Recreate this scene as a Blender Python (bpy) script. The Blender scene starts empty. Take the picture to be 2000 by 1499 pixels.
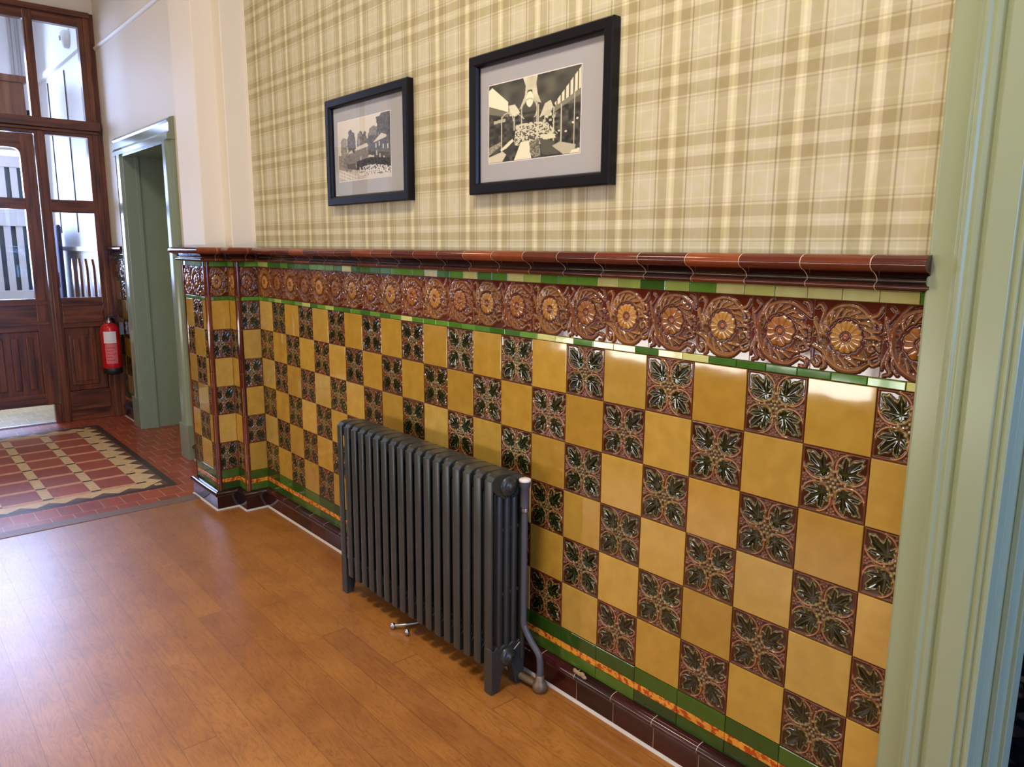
import bpy, math, random
import numpy as np
from mathutils import Vector, Matrix
random.seed(7); RNG = np.random.default_rng(7)
SC = bpy.context.scene
COL = SC.collection
PI = math.pi

# ------------------------------------------------------------------ camera
cam_d = bpy.data.cameras.new('camera')
cam = bpy.data.objects.new('camera', cam_d); COL.objects.link(cam)
FPX = 1466.36
cam_d.sensor_fit = 'HORIZONTAL'; cam_d.sensor_width = 36.0; cam_d.lens = FPX / 2000 * 36.0
cam_d.clip_start = 0.02; cam_d.clip_end = 60
YAW, PITCH, ROLL = 0.858280, -0.178730, 0.007346
_f = Vector((-math.sin(YAW) * math.cos(PITCH), math.cos(YAW) * math.cos(PITCH), math.sin(PITCH)))
_r0 = Vector((math.cos(YAW), math.sin(YAW), 0)); _u0 = _r0.cross(_f)
_r = math.cos(ROLL) * _r0 + math.sin(ROLL) * _u0
_u = math.cos(ROLL) * _u0 - math.sin(ROLL) * _r0
cam.matrix_world = Matrix(((_r.x, _u.x, -_f.x, 3.89445), (_r.y, _u.y, -_f.y, -1.59206), (_r.z, _u.z, -_f.z, 1.41695), (0, 0, 0, 1)))
SC.camera = cam

# ------------------------------------------------------------------ world, lights, exposure
SC.view_settings.view_transform = 'Standard'; SC.view_settings.look = 'None'
SC.view_settings.gamma = 1.0; SC.view_settings.use_curve_mapping = False
SC.view_settings.exposure = 0.0
SC.cycles.use_denoising = True
SC.cycles.max_bounces = 8; SC.cycles.diffuse_bounces = 4; SC.cycles.glossy_bounces = 4
SC.cycles.transmission_bounces = 8; SC.cycles.transparent_max_bounces = 12
SC.cycles.sample_clamp_indirect = 6.0
SC.cycles.caustics_reflective = False; SC.cycles.caustics_refractive = False

W = bpy.data.worlds.new('world'); SC.world = W; W.use_nodes = True
_bg = W.node_tree.nodes['Background']
_bg.inputs['Color'].default_value = (0.50, 0.74, 1.0, 1); _bg.inputs['Strength'].default_value = 2.2

def area(name, loc, target, sx, sy, power, color):
    d = bpy.data.lights.new(name, 'AREA'); d.shape = 'RECTANGLE'; d.size = sx; d.size_y = sy
    d.energy = power; d.color = color
    o = bpy.data.objects.new(name, d); COL.objects.link(o); o.location = loc
    o.rotation_euler = (Vector(target) - Vector(loc)).to_track_quat('-Z', 'Y').to_euler()
    return o
WARM = (1.0, 0.86, 0.66)
LAMPS = [(0.7, -1.45), (2.65, -1.45), (5.4, -1.45), (-1.5, -1.45)]
LAMP_W = [15, 64, 30, 9]
CEIL = 3.75
for (lx, ly), lw in zip(LAMPS, LAMP_W):
    area('ceiling_lamp_light', (lx, ly, CEIL - 0.17), (lx, ly, 0), 0.5, 0.5, lw, WARM)
area('end_window_daylight', (7.35, -1.4, 1.75), (0, -1.3, 1.2), 1.5, 1.9, 120, (0.24, 0.44, 1.0))
area('porch_daylight', (-5.1, -1.0, 2.1), (0.0, -1.0, 1.2), 1.3, 2.2, 190, (0.44, 0.58, 1.0))
area('side_window_daylight', (1.0, -3.0, 0.66), (1.0, 0, 0.9), 3.4, 0.24, 42, (1.0, 0.93, 0.82))
area('next_room_daylight', (5.6, 1.6, 1.5), (3.4, 0.1, 1.2), 1.0, 1.4, 55, (0.15, 0.34, 1.0))

# ------------------------------------------------------------------ material helpers
def srgb(r, g, b):
    f = lambda c: (c / 255 / 12.92) if c <= 10.3 else ((c / 255 + 0.055) / 1.055) ** 2.4
    return (f(r), f(g), f(b), 1.0)

class NT:
    def __init__(s, name):
        s.m = bpy.data.materials.new(name); s.m.use_nodes = True
        s.t = s.m.node_tree; s.b = s.t.nodes['Principled BSDF']
    def n(s, typ, **kw):
        o = s.t.nodes.new(typ)
        for k, v in kw.items(): setattr(o, k, v)
        return o
    def l(s, a, b): s.t.links.new(a, b)
    def val(s, sock, v):
        if hasattr(v, 'is_output') or isinstance(v, bpy.types.NodeSocket): s.l(v, sock)
        else: sock.default_value = v
    def math(s, op, a, b=0.0, c=None):
        o = s.n('ShaderNodeMath', operation=op); s.val(o.inputs[0], a); s.val(o.inputs[1], b)
        if c is not None: s.val(o.inputs[2], c)
        return o.outputs[0]
    def mix(s, fac, a, b, mode='MIX'):
        o = s.n('ShaderNodeMix', data_type='RGBA', blend_type=mode)
        s.val(o.inputs[0], fac); s.val(o.inputs[6], a); s.val(o.inputs[7], b)
        return o.outputs[2]
    def ramp(s, fac, stops, interp='LINEAR'):
        o = s.n('ShaderNodeValToRGB'); cr = o.color_ramp; cr.interpolation = interp
        while len(cr.elements) < len(stops): cr.elements.new(0.5)
        for e, (p, c) in zip(cr.elements, stops):
            e.position = p; e.color = c if len(c) == 4 else (*c, 1)
        s.l(fac, o.inputs[0]); return o.outputs[0]
    def coords(s, scale=(1, 1, 1), kind='Object'):
        tc = s.n('ShaderNodeTexCoord'); mp = s.n('ShaderNodeMapping'); s.l(tc.outputs[kind], mp.inputs[0])
        mp.inputs['Scale'].default_value = scale; return mp.outputs[0]
    def noise(s, vec, scale, detail=2, rough=0.5, out=0):
        o = s.n('ShaderNodeTexNoise'); s.l(vec, o.inputs['Vector']); o.inputs['Scale'].default_value = scale
        o.inputs['Detail'].default_value = detail; o.inputs['Roughness'].default_value = rough; return o.outputs[out]
    def bump(s, h, strength, dist):
        o = s.n('ShaderNodeBump'); s.l(h, o.inputs['Height']); o.inputs['Strength'].default_value = strength
        o.inputs['Distance'].default_value = dist; s.l(o.outputs[0], s.b.inputs['Normal']); return o
    def set(s, **kw):
        for k, v in kw.items(): s.val(s.b.inputs[k.replace('_', ' ')], v)
        return s

def mat_plain(name, color, rough=0.5, metal=0.0, vary=0.06, scale=18, bump=0.0, spec=0.5, coat=0.0):
    m = NT(name); v = m.coords()
    nz = m.noise(v, scale, 3)
    c2 = tuple(min(1, c * (1 + vary * 2)) for c in color[:3]) + (1,)
    c1 = tuple(c * (1 - vary * 2) for c in color[:3]) + (1,)
    m.set(Base_Color=m.mix(nz, c1, c2), Roughness=rough, Metallic=metal, Specular_IOR_Level=spec, Coat_Weight=coat)
    if bump: m.bump(nz, 0.3, bump)
    return m.m

def mat_glaze(name, rough=0.06, wav=0.0012, wscale=9.0, mottle=0.0, mott_col=(0.3, 0.1, 0.02, 1)):
    """glazed tile: colour from the attribute Col, wavy glass-like surface"""
    m = NT(name); v = m.coords()
    at = m.n('ShaderNodeAttribute', attribute_name='Col')
    nz = m.noise(v, 22, 3)
    c = m.mix(m.ramp(nz, [(0.3, (0.80, 0.78, 0.72)), (0.7, (1.12, 1.12, 1.1))]), at.outputs['Color'], at.outputs['Color'])
    mul = m.mix(1.0, at.outputs['Color'], m.ramp(nz, [(0.3, (0.84, 0.80, 0.72)), (0.7, (1.0, 1.0, 1.0))]), 'MULTIPLY')
    if mottle:
        nn = m.noise(v, 55, 2, 0.6)
        mul = m.mix(m.ramp(nn, [(0.47, (0, 0, 0)), (0.56, (1, 1, 1))]), mul, mott_col)
    m.set(Base_Color=mul, Roughness=rough, Specular_IOR_Level=0.6, Coat_Weight=0.0)
    wn = m.noise(v, wscale, 2)
    m.bump(wn, 0.5, wav)
    return m.m

# ------------------------------------------------------------------ mesh helpers
class Buf:
    def __init__(s): s.v = []; s.f = []; s.c = []; s.n = 0; s.mi = []; s.sm = []
    def add(s, V, F, col=(1, 1, 1), mi=0, smooth=False):
        V = np.asarray(V, float).reshape(-1, 3)
        s.v.append(V)
        col = np.asarray(col, float)
        if col.ndim == 1: col = np.tile(col[:3], (len(V), 1))
        s.c.append(col[:, :3])
        n = s.n
        for f in F: s.f.append(tuple(int(i) + n for i in f)); s.mi.append(mi); s.sm.append(smooth)
        s.n += len(V)
    def box(s, a, b, col=(1, 1, 1), mi=0):
        x0, y0, z0 = a; x1, y1, z1 = b
        if x0 > x1: x0, x1 = x1, x0
        if y0 > y1: y0, y1 = y1, y0
        if z0 > z1: z0, z1 = z1, z0
        V = [(x0, y0, z0), (x1, y0, z0), (x1, y1, z0), (x0, y1, z0), (x0, y0, z1), (x1, y0, z1), (x1, y1, z1), (x0, y1, z1)]
        s.add(V, [(0, 3, 2, 1), (4, 5, 6, 7), (0, 1, 5, 4), (1, 2, 6, 5), (2, 3, 7, 6), (3, 0, 4, 7)], col, mi)
    def build(s, name, mats, parent=None, bevel=0.0, smooth=False, seg=2):
        me = bpy.data.meshes.new(name)
        V = np.concatenate(s.v) if s.v else np.zeros((0, 3))
        me.from_pydata(V.tolist(), [], s.f)
        if not isinstance(mats, (list, tuple)): mats = [mats]
        for m in mats: me.materials.append(m)
        me.polygons.foreach_set('material_index', s.mi)
        me.polygons.foreach_set('use_smooth', [bool(x or smooth) for x in s.sm])
        C = np.concatenate(s.c); C = np.concatenate([C, np.ones((len(C), 1))], 1)
        at = me.color_attributes.new('Col', 'FLOAT_COLOR', 'POINT'); at.data.foreach_set('color', C.ravel())
        me.update()
        o = bpy.data.objects.new(name, me); COL.objects.link(o)
        if parent: o.parent = parent
        if bevel:
            md = o.modifiers.new('b', 'BEVEL'); md.width = bevel; md.segments = seg; md.limit_method = 'ANGLE'; md.angle_limit = 0.6
            md.harden_normals = False
        return o

def tube(buf, pts, r, seg=14, col=(1, 1, 1), mi=0, caps=True):
    pts = [Vector(p) for p in pts]; R = r if isinstance(r, (list, tuple)) else [r] * len(pts)
    rings = []; up = None
    for i, p in enumerate(pts):
        t = (pts[min(i + 1, len(pts) - 1)] - pts[max(i - 1, 0)]).normalized()
        if up is None: up = Vector((0, 0, 1)) if abs(t.z) < 0.9 else Vector((1, 0, 0))
        a = t.cross(up).normalized(); b = t.cross(a).normalized(); up = -b if up.dot(-b) > 0 else b
        a = up.cross(t).normalized()
        rings.append([p + R[i] * (math.cos(2 * PI * k / seg) * a + math.sin(2 * PI * k / seg) * up) for k in range(seg)])
    V = [tuple(v) for rg in rings for v in rg]; F = []
    for i in range(len(pts) - 1):
        for k in range(seg):
            k2 = (k + 1) % seg; F.append((i * seg + k, i * seg + k2, (i + 1) * seg + k2, (i + 1) * seg + k))
    buf.add(V, F, col, mi, True)
    if caps:
        buf.add([tuple(v) for v in rings[0]], [tuple(range(seg))], col, mi)
        buf.add([tuple(v) for v in rings[-1]], [tuple(reversed(range(seg)))], col, mi)

def lathe(buf, origin, prof, seg=28, axis='Z', col=(1, 1, 1), mi=0):
    """prof: (radius, height)"""
    o = Vector(origin); V = []
    for r, h in prof:
        for k in range(seg):
            a = 2 * PI * k / seg; c, s_ = r * math.cos(a), r * math.sin(a)
            if axis == 'Z': V.append((o.x + c, o.y + s_, o.z + h))
            elif axis == 'X': V.append((o.x + h, o.y + c, o.z + s_))
            else: V.append((o.x + c, o.y + h, o.z + s_))
    F = []
    for i in range(len(prof) - 1):
        for k in range(seg):
            k2 = (k + 1) % seg; F.append((i * seg + k, i * seg + k2, (i + 1) * seg + k2, (i + 1) * seg + k))
    buf.add(V, F, col, mi, True)
    for i in (0, len(prof) - 1):
        if prof[i][0] > 1e-5: buf.add(V[i * seg:(i + 1) * seg], [tuple(range(seg))], col, mi)

def struct(o): o['kind'] = 'structure'; return o
def empty(name, loc=(0, 0, 0), structure=False):
    o = bpy.data.objects.new(name, None); COL.objects.link(o); o.location = loc; o.empty_display_size = 0.1
    if structure: o['kind'] = 'structure'
    return o
def tag(o, label, cat, group=None):
    o['label'] = label; o['category'] = cat
    if group: o['group'] = group
    return o
def part(buf, name, mats, parent, **kw):
    """part of an Empty placed at its own base: shift world coordinates into the parent's frame"""
    off = np.array(parent.location)
    buf.v = [v - off for v in buf.v]
    return buf.build(name, mats, parent, **kw)

# ------------------------------------------------------------------ materials
M = {}
M['glaze'] = mat_glaze('glazed_tile', 0.05, 0.0011, 7.0)
M['glaze_relief'] = mat_glaze('glazed_relief_tile', 0.07, 0.0002, 30.0)
M['glaze_strip'] = mat_glaze('glazed_strip_tile', 0.07, 0.0005, 14.0)
M['glaze_mottled'] = mat_glaze('mottled_orange_tile', 0.08, 0.0004, 14.0, 1.0, srgb(168, 66, 18))
M['grout'] = mat_plain('grout', srgb(118, 84, 48), 0.8)
M['grout_white'] = mat_plain('white_grout', srgb(205, 190, 170), 0.7)
M['caulk'] = mat_plain('white_caulk', srgb(190, 184, 176), 0.6)
M['cream_paint'] = mat_plain('cream_wall_paint', srgb(226, 216, 196), 0.55, vary=0.012, scale=3)
M['white_paint'] = mat_plain('white_paint', srgb(226, 226, 224), 0.5, vary=0.01)
M['ceiling'] = mat_plain('ceiling_paint', srgb(232, 226, 212), 0.7, vary=0.01)
M['sage_paint'] = mat_plain('sage_green_gloss_paint', srgb(146, 158, 126), 0.28, vary=0.015, scale=5, spec=0.5)
M['green_paint'] = mat_plain('deep_sage_gloss_paint', srgb(134, 150, 132), 0.20, vary=0.03, scale=6, spec=0.6)
M['radiator'] = mat_plain('dark_grey_radiator_enamel', srgb(47, 50, 47), 0.30, vary=0.05, scale=40, bump=0.0006, spec=0.5)
M['frame_black'] = mat_plain('black_frame_lacquer', srgb(13, 12, 16), 0.30, vary=0.05, spec=0.22)
M['mat_board'] = mat_plain('grey_mount_board', srgb(170, 169, 172), 0.9, vary=0.01)
M['pipe_grey'] = mat_plain('grey_painted_pipe', srgb(78, 80, 86), 0.4)
M['valve'] = mat_plain('worn_brass_valve', srgb(120, 104, 84), 0.45, metal=0.5)
M['red'] = mat_plain('red_enamel', srgb(196, 24, 34), 0.22, vary=0.02)
M['black_rubber'] = mat_plain('black_rubber', srgb(22, 22, 24), 0.5)
M['label_white'] = mat_plain('white_label', srgb(232, 226, 222), 0.5, vary=0.01)
M['label_pink'] = mat_plain('pink_label', srgb(214, 112, 112), 0.5, vary=0.04)
M['label_red'] = mat_plain('red_label', srgb(190, 40, 40), 0.5)
M['steel'] = mat_plain('steel', srgb(170, 170, 170), 0.3, metal=1.0)
M['dark_wall'] = mat_plain('dark_room_wall', srgb(88, 70, 58), 0.7)
M['navy'] = mat_plain('dark_navy_cloth', srgb(22, 30, 72), 0.8)
M['bluegrey'] = mat_plain('blue_grey_paint', srgb(60, 84, 96), 0.5)
M['cable'] = mat_plain('black_cable', srgb(26, 28, 32), 0.5)
M['grey_paint'] = mat_plain('pale_grey_paint', srgb(172, 168, 166), 0.6, vary=0.01)

def mat_photo():
    m = NT('printed_photograph'); at = m.n('ShaderNodeAttribute', attribute_name='Col')
    m.set(Base_Color=at.outputs['Color'], Roughness=0.5, Specular_IOR_Level=0.2); return m.m
M['photo'] = mat_photo()
def mat_glass(name, tint=(1, 1, 1, 1)):
    m = NT(name); m.t.nodes.remove(m.b)
    out = m.t.nodes['Material Output']
    tr = m.n('ShaderNodeBsdfTransparent'); tr.inputs[0].default_value = tint
    gl = m.n('ShaderNodeBsdfGlossy'); gl.inputs['Roughness'].default_value = 0.01
    fr = m.n('ShaderNodeFresnel'); ge = m.n('ShaderNodeNewGeometry'); m.l(m.math('MULTIPLY_ADD', ge.outputs['Backfacing'], 1 / 1.45 - 1.45, 1.45), fr.inputs['IOR'])
    mx = m.n('ShaderNodeMixShader'); m.l(fr.outputs[0], mx.inputs[0]); m.l(tr.outputs[0], mx.inputs[1]); m.l(gl.outputs[0], mx.inputs[2])
    m.l(mx.outputs[0], out.inputs[0]); return m.m
M['glass'] = mat_glass('window_glass'); M['pic_glass'] = mat_glass('picture_glass')
def mat_lamp():
    m = NT('lamp_diffuser'); m.set(Base_Color=(1, .9, .75, 1), Emission_Color=(1, .8, .55, 1), Emission_Strength=5.0); return m.m
M['lamp'] = mat_lamp()

def mat_wallpaper():
    m = NT('plaid_wallpaper'); tc = m.n('ShaderNodeTexCoord'); sp = m.n('ShaderNodeSeparateXYZ'); m.l(tc.outputs['Object'], sp.inputs[0])
    def dist(v, c0, P):
        a = m.math('SUBTRACT', v, c0 - 50 * P); a = m.math('DIVIDE', a, P); a = m.math('FRACT', a)
        a = m.math('SUBTRACT', a, 0.5); a = m.math('ABSOLUTE', a); a = m.math('SUBTRACT', 0.5, a)
        return m.math('MULTIPLY', a, 2.0)          # 0 at stripe centre .. 1 half-way
    def stops(lst, half):
        out = []; e = 0.0007
        for i, (a, b, c) in enumerate(lst):
            c = c if isinstance(c, tuple) else (c, c, c)
            out.append((max(0, min(1, (a + (e if i else 0)) / half)), c)); out.append((max(0, min(1, (b - e) / half)), c))
        return out
    TP = (0.79, 0.75, 0.65)
    hx = 0.08475
    sv = stops([(0, .0040, (1.24, 1.23, 1.18)), (.0040, .0115, (1.08, 1.07, 1.03)), (.0125, .039, TP), (.040, .0455, (1.0, .99, .96)),
                (.0468, .0490, (.62, .57, .48)), (.0505, .063, .97), (.064, .067, (1.09, 1.08, 1.05)), (.068, hx, .98)], hx)
    hz = 0.087
    sh = stops([(0, .002, (1.08, 1.07, 1.05)), (.003, .012, 1.0), (.0128, .038, TP), (.0392, .043, (1.03, 1.03, 1.0)),
                (.0440, .0462, (.80, .77, .71)), (.0475, .058, .97), (.059, .0615, (1.08, 1.08, 1.05)), (.063, hz, .99)], hz)
    a = m.ramp(dist(sp.outputs[0], 3.0015, 0.1695), sv); b = m.ramp(dist(sp.outputs[2], 1.482, 0.174), sh)
    c = m.mix(1.0, a, b, 'MULTIPLY')
    # woven ribs and the odd change of yarn shade
    vec = m.coords((26, 1, 26)); nz = m.noise(vec, 1.0, 1)
    tint = m.mix(m.ramp(nz, [(.42, (0, 0, 0)), (.6, (1, 1, 1))]), srgb(200, 192, 166), srgb(195, 189, 155))
    c = m.mix(1.0, c, tint, 'MULTIPLY')
    m.set(Base_Color=c, Roughness=0.62, Specular_IOR_Level=0.25)
    wv = m.n('ShaderNodeTexWave', wave_type='BANDS', bands_direction='X'); m.l(m.coords(), wv.inputs[0]); wv.inputs['Scale'].default_value = 160
    m.bump(wv.outputs[1], 0.15, 0.0004)
    return m.m
M['wallpaper'] = mat_wallpaper()

def mat_wood_floor():
    m = NT('oak_plank_floor'); tc = m.n('ShaderNodeTexCoord'); sp = m.n('ShaderNodeSeparateXYZ'); m.l(tc.outputs['Object'], sp.inputs[0])
    PW = 0.1
    yi = m.math('DIVIDE', m.math('ADD', sp.outputs[1], 10.045), PW); row = m.math('FLOOR', yi); fy = m.math('FRACT', yi)
    wn = m.n('ShaderNodeTexWhiteNoise', noise_dimensions='1D'); m.l(row, wn.inputs['W'])
    xi = m.math('ADD', m.math('DIVIDE', sp.outputs[0], 2.3), m.math('MULTIPLY', wn.outputs[0], 7.0)); bi = m.math('FLOOR', xi); fx = m.math('FRACT', xi)
    w2 = m.n('ShaderNodeTexWhiteNoise', noise_dimensions='2D'); cb = m.n('ShaderNodeCombineXYZ'); m.l(row, cb.inputs[0]); m.l(bi, cb.inputs[1]); m.l(cb.outputs[0], w2.inputs['Vector'])
    base = m.ramp(w2.outputs[0], [(0, srgb(160, 103, 43)), (.45, srgb(168, 110, 46)), (.75, srgb(172, 115, 50)), (1, srgb(156, 99, 42))])
    # figure: stretched, warped noise offset per board
    off = m.n('ShaderNodeCombineXYZ'); m.l(m.math('MULTIPLY', w2.outputs[0], 31.0), off.inputs[0]); m.l(m.math('MULTIPLY', row, 3.7), off.inputs[1])
    va = m.n('ShaderNodeVectorMath', operation='ADD'); m.l(tc.outputs['Object'], va.inputs[0]); m.l(off.outputs[0], va.inputs[1])
    mp = m.n('ShaderNodeMapping'); m.l(va.outputs[0], mp.inputs[0]); mp.inputs['Scale'].default_value = (2.2, 13, 1)
    n1 = m.n('ShaderNodeTexNoise'); m.l(mp.outputs[0], n1.inputs[0]); n1.inputs['Scale'].default_value = 1.4; n1.inputs['Detail'].default_value = 4; n1.inputs['Distortion'].default_value = 1.6
    g = m.math('FRACT', m.math('MULTIPLY', n1.outputs[0], 9.0)); g = m.math('ABSOLUTE', m.math('SUBTRACT', g, 0.5))
    grain = m.ramp(g, [(0.0, (.74, .66, .56)), (.12, (.93, .91, .88)), (.5, (1.03, 1.03, 1.03))])
    mp2 = m.n('ShaderNodeMapping'); m.l(va.outputs[0], mp2.inputs[0]); mp2.inputs['Scale'].default_value = (9, 130, 1)
    n2 = m.n('ShaderNodeTexNoise'); m.l(mp2.outputs[0], n2.inputs[0]); n2.inputs['Scale'].default_value = 1.0; n2.inputs['Detail'].default_value = 3
    fine = m.ramp(n2.outputs[0], [(.35, (.90, .87, .82)), (.6, (1.03, 1.03, 1.02))])
    blot = m.ramp(m.noise(m.coords(), 5.5, 3), [(.35, (.88, .83, .78)), (.62, (1.05, 1.05, 1.05))])
    c = m.mix(1.0, base, grain, 'MULTIPLY'); c = m.mix(1.0, c, fine, 'MULTIPLY'); c = m.mix(1.0, c, blot, 'MULTIPLY')
    ey = m.math('MINIMUM', fy, m.math('SUBTRACT', 1.0, fy)); ex = m.math('MINIMUM', fx, m.math('SUBTRACT', 1.0, fx))
    gap = m.math('MAXIMUM', m.math('LESS_THAN', ey, 0.010), m.math('LESS_THAN', ex, 0.0009))
    c = m.mix(m.math('MULTIPLY', gap, 0.55), c, srgb(70, 38, 18))
    m.set(Base_Color=c, Specular_IOR_Level=0.8, Roughness=m.math('MULTIPLY_ADD', n2.outputs[0], 0.10, 0.28), Coat_Weight=0.7, Coat_Roughness=0.36)
    m.bump(m.math('SUBTRACT', m.math('MULTIPLY', n2.outputs[0], 0.4), gap), 0.25, 0.0008)
    return m.m
M['wood_floor'] = mat_wood_floor()

def mat_red_tiles(name, base, grout, sx, sy, x0=0.0, y0=0.0):
    m = NT(name); tc = m.n('ShaderNodeTexCoord'); sp = m.n('ShaderNodeSeparateXYZ'); m.l(tc.outputs['Object'], sp.inputs[0])
    xi = m.math('DIVIDE', m.math('ADD', sp.outputs[0], 20 - x0), sx); yi0 = m.math('DIVIDE', m.math('ADD', sp.outputs[1], 20 - y0), sy)
    row = m.math('FLOOR', xi); yi = m.math('ADD', yi0, m.math('MULTIPLY', m.math('MODULO', row, 2.0), 0.5))
    fx = m.math('FRACT', xi); fy = m.math('FRACT', yi)
    cb = m.n('ShaderNodeCombineXYZ'); m.l(row, cb.inputs[0]); m.l(m.math('FLOOR', yi), cb.inputs[1])
    w = m.n('ShaderNodeTexWhiteNoise', noise_dimensions='2D'); m.l(cb.outputs[0], w.inputs['Vector'])
    c1 = tuple(x * .85 for x in base[:3]) + (1,); c2 = tuple(x * 1.12 for x in base[:3]) + (1,)
    c = m.mix(w.outputs[0], c1, c2)
    c = m.mix(1.0, c, m.ramp(m.noise(m.coords(), 14, 3), [(.3, (.85, .85, .85)), (.7, (1.1, 1.08, 1.06))]), 'MULTIPLY')
    gx = m.math('LESS_THAN', m.math('MINIMUM', fx, m.math('SUBTRACT', 1.0, fx)), 0.0022 / sx)
    gy = m.math('LESS_THAN', m.math('MINIMUM', fy, m.math('SUBTRACT', 1.0, fy)), 0.0022 / sy)
    g = m.math('MAXIMUM', gx, gy)
    m.set(Base_Color=m.mix(m.math('MULTIPLY', g, .7), c, grout), Roughness=0.3, Specular_IOR_Level=0.5)
    m.bump(m.math('SUBTRACT', 1.0, g), 0.4, 0.0006)
    return m.m
M['quarry'] = mat_red_tiles('red_quarry_tiles', srgb(160, 76, 48), srgb(200, 170, 140), 0.152, 0.105, x0=-0.44, y0=-0.554)
M['cream_tiles'] = mat_red_tiles('cream_floor_tiles', srgb(176, 150, 88), srgb(214, 200, 160), 0.152, 0.105)
def mat_attr(name, rough=0.32):
    m = NT(name); at = m.n('ShaderNodeAttribute', attribute_name='Col')
    c = m.mix(1.0, at.outputs['Color'], m.ramp(m.noise(m.coords(), 30, 3), [(.3, (.85, .84, .82)), (.7, (1.08, 1.07, 1.06))]), 'MULTIPLY')
    m.set(Base_Color=c, Roughness=rough, Specular_IOR_Level=0.5); return m.m
M['pavement'] = mat_attr('encaustic_pavement')
def mat_carpet():
    m = NT('dark_patterned_carpet'); v = m.coords()
    vo = m.n('ShaderNodeTexVoronoi'); m.l(v, vo.inputs['Vector']); vo.inputs['Scale'].default_value = 16
    c = m.ramp(vo.outputs['Color'], [(0, srgb(16, 12, 14)), (.55, srgb(26, 18, 20)), (.62, srgb(110, 84, 66)), (.72, srgb(60, 58, 34)), (.8, srgb(20, 14, 16)), (1, srgb(90, 26, 26))], 'CONSTANT')
    d = m.ramp(vo.outputs['Distance'], [(.3, (1, 1, 1)), (.5, (.15, .15, .15))])
    m.set(Base_Color=m.mix(1.0, c, d, 'MULTIPLY'), Roughness=0.95, Specular_IOR_Level=0.1)
    m.bump(m.noise(v, 300, 2), 0.5, 0.003); return m.m
M['carpet'] = mat_carpet()
def mat_wood(name, c1, c2, vertical=True, rough=0.28):
    m = NT(name); v = m.coords((14, 14, 1.3) if vertical else (14, 1.3, 14))
    n1 = m.n('ShaderNodeTexNoise'); m.l(v, n1.inputs[0]); n1.inputs['Scale'].default_value = 2.2; n1.inputs['Detail'].default_value = 5; n1.inputs['Distortion'].default_value = .6
    m.set(Base_Color=m.ramp(n1.outputs[0], [(.3, c1), (.68, c2)]), Roughness=rough, Specular_IOR_Level=0.55)
    m.bump(n1.outputs[0], .15, .001); return m.m
M['mahogany'] = mat_wood('mahogany_vertical', srgb(62, 30, 16), srgb(128, 70, 38))
M['mahogany_h'] = mat_wood('mahogany_horizontal', srgb(62, 30, 16), srgb(124, 68, 38), False)
M['brown_wood'] = mat_wood('brown_wood', srgb(110, 66, 48), srgb(140, 88, 64))

# ------------------------------------------------------------------ relief tiles (height and glaze colour)
def smooth(a, b, x): t = np.clip((x - a) / (b - a), 0, 1); return t * t * (3 - 2 * t)
def lin(*c): return np.array(srgb(*c)[:3])

def stroke(X, Y, pts, w, n=40):
    """dome-section stroke along a Catmull-Rom through pts: returns height 0..1"""
    P = np.array(pts, float); P = np.vstack([2 * P[0] - P[1], P, 2 * P[-1] - P[-2]])
    out = []
    for i in range(1, len(P) - 2):
        t = np.linspace(0, 1, n // max(1, len(P) - 3) + 2)[:, None]
        a, b, c, d = P[i - 1], P[i], P[i + 1], P[i + 2]
        out.append(0.5 * ((2 * b) + (-a + c) * t + (2 * a - 5 * b + 4 * c - d) * t ** 2 + (-a + 3 * b - 3 * c + d) * t ** 3))
    Q = np.vstack(out); s = np.linspace(0, 1, len(Q))
    ww = np.interp(s, np.linspace(0, 1, len(w)), w) if isinstance(w, (list, tuple)) else np.full(len(Q), w)
    H = np.zeros_like(X)
    for (qx, qy), wi in zip(Q, ww):
        d2 = ((X - qx) ** 2 + (Y - qy) ** 2) / (wi * wi)
        H = np.maximum(H, np.sqrt(np.clip(1 - d2, 0, 1)))
    return H

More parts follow.
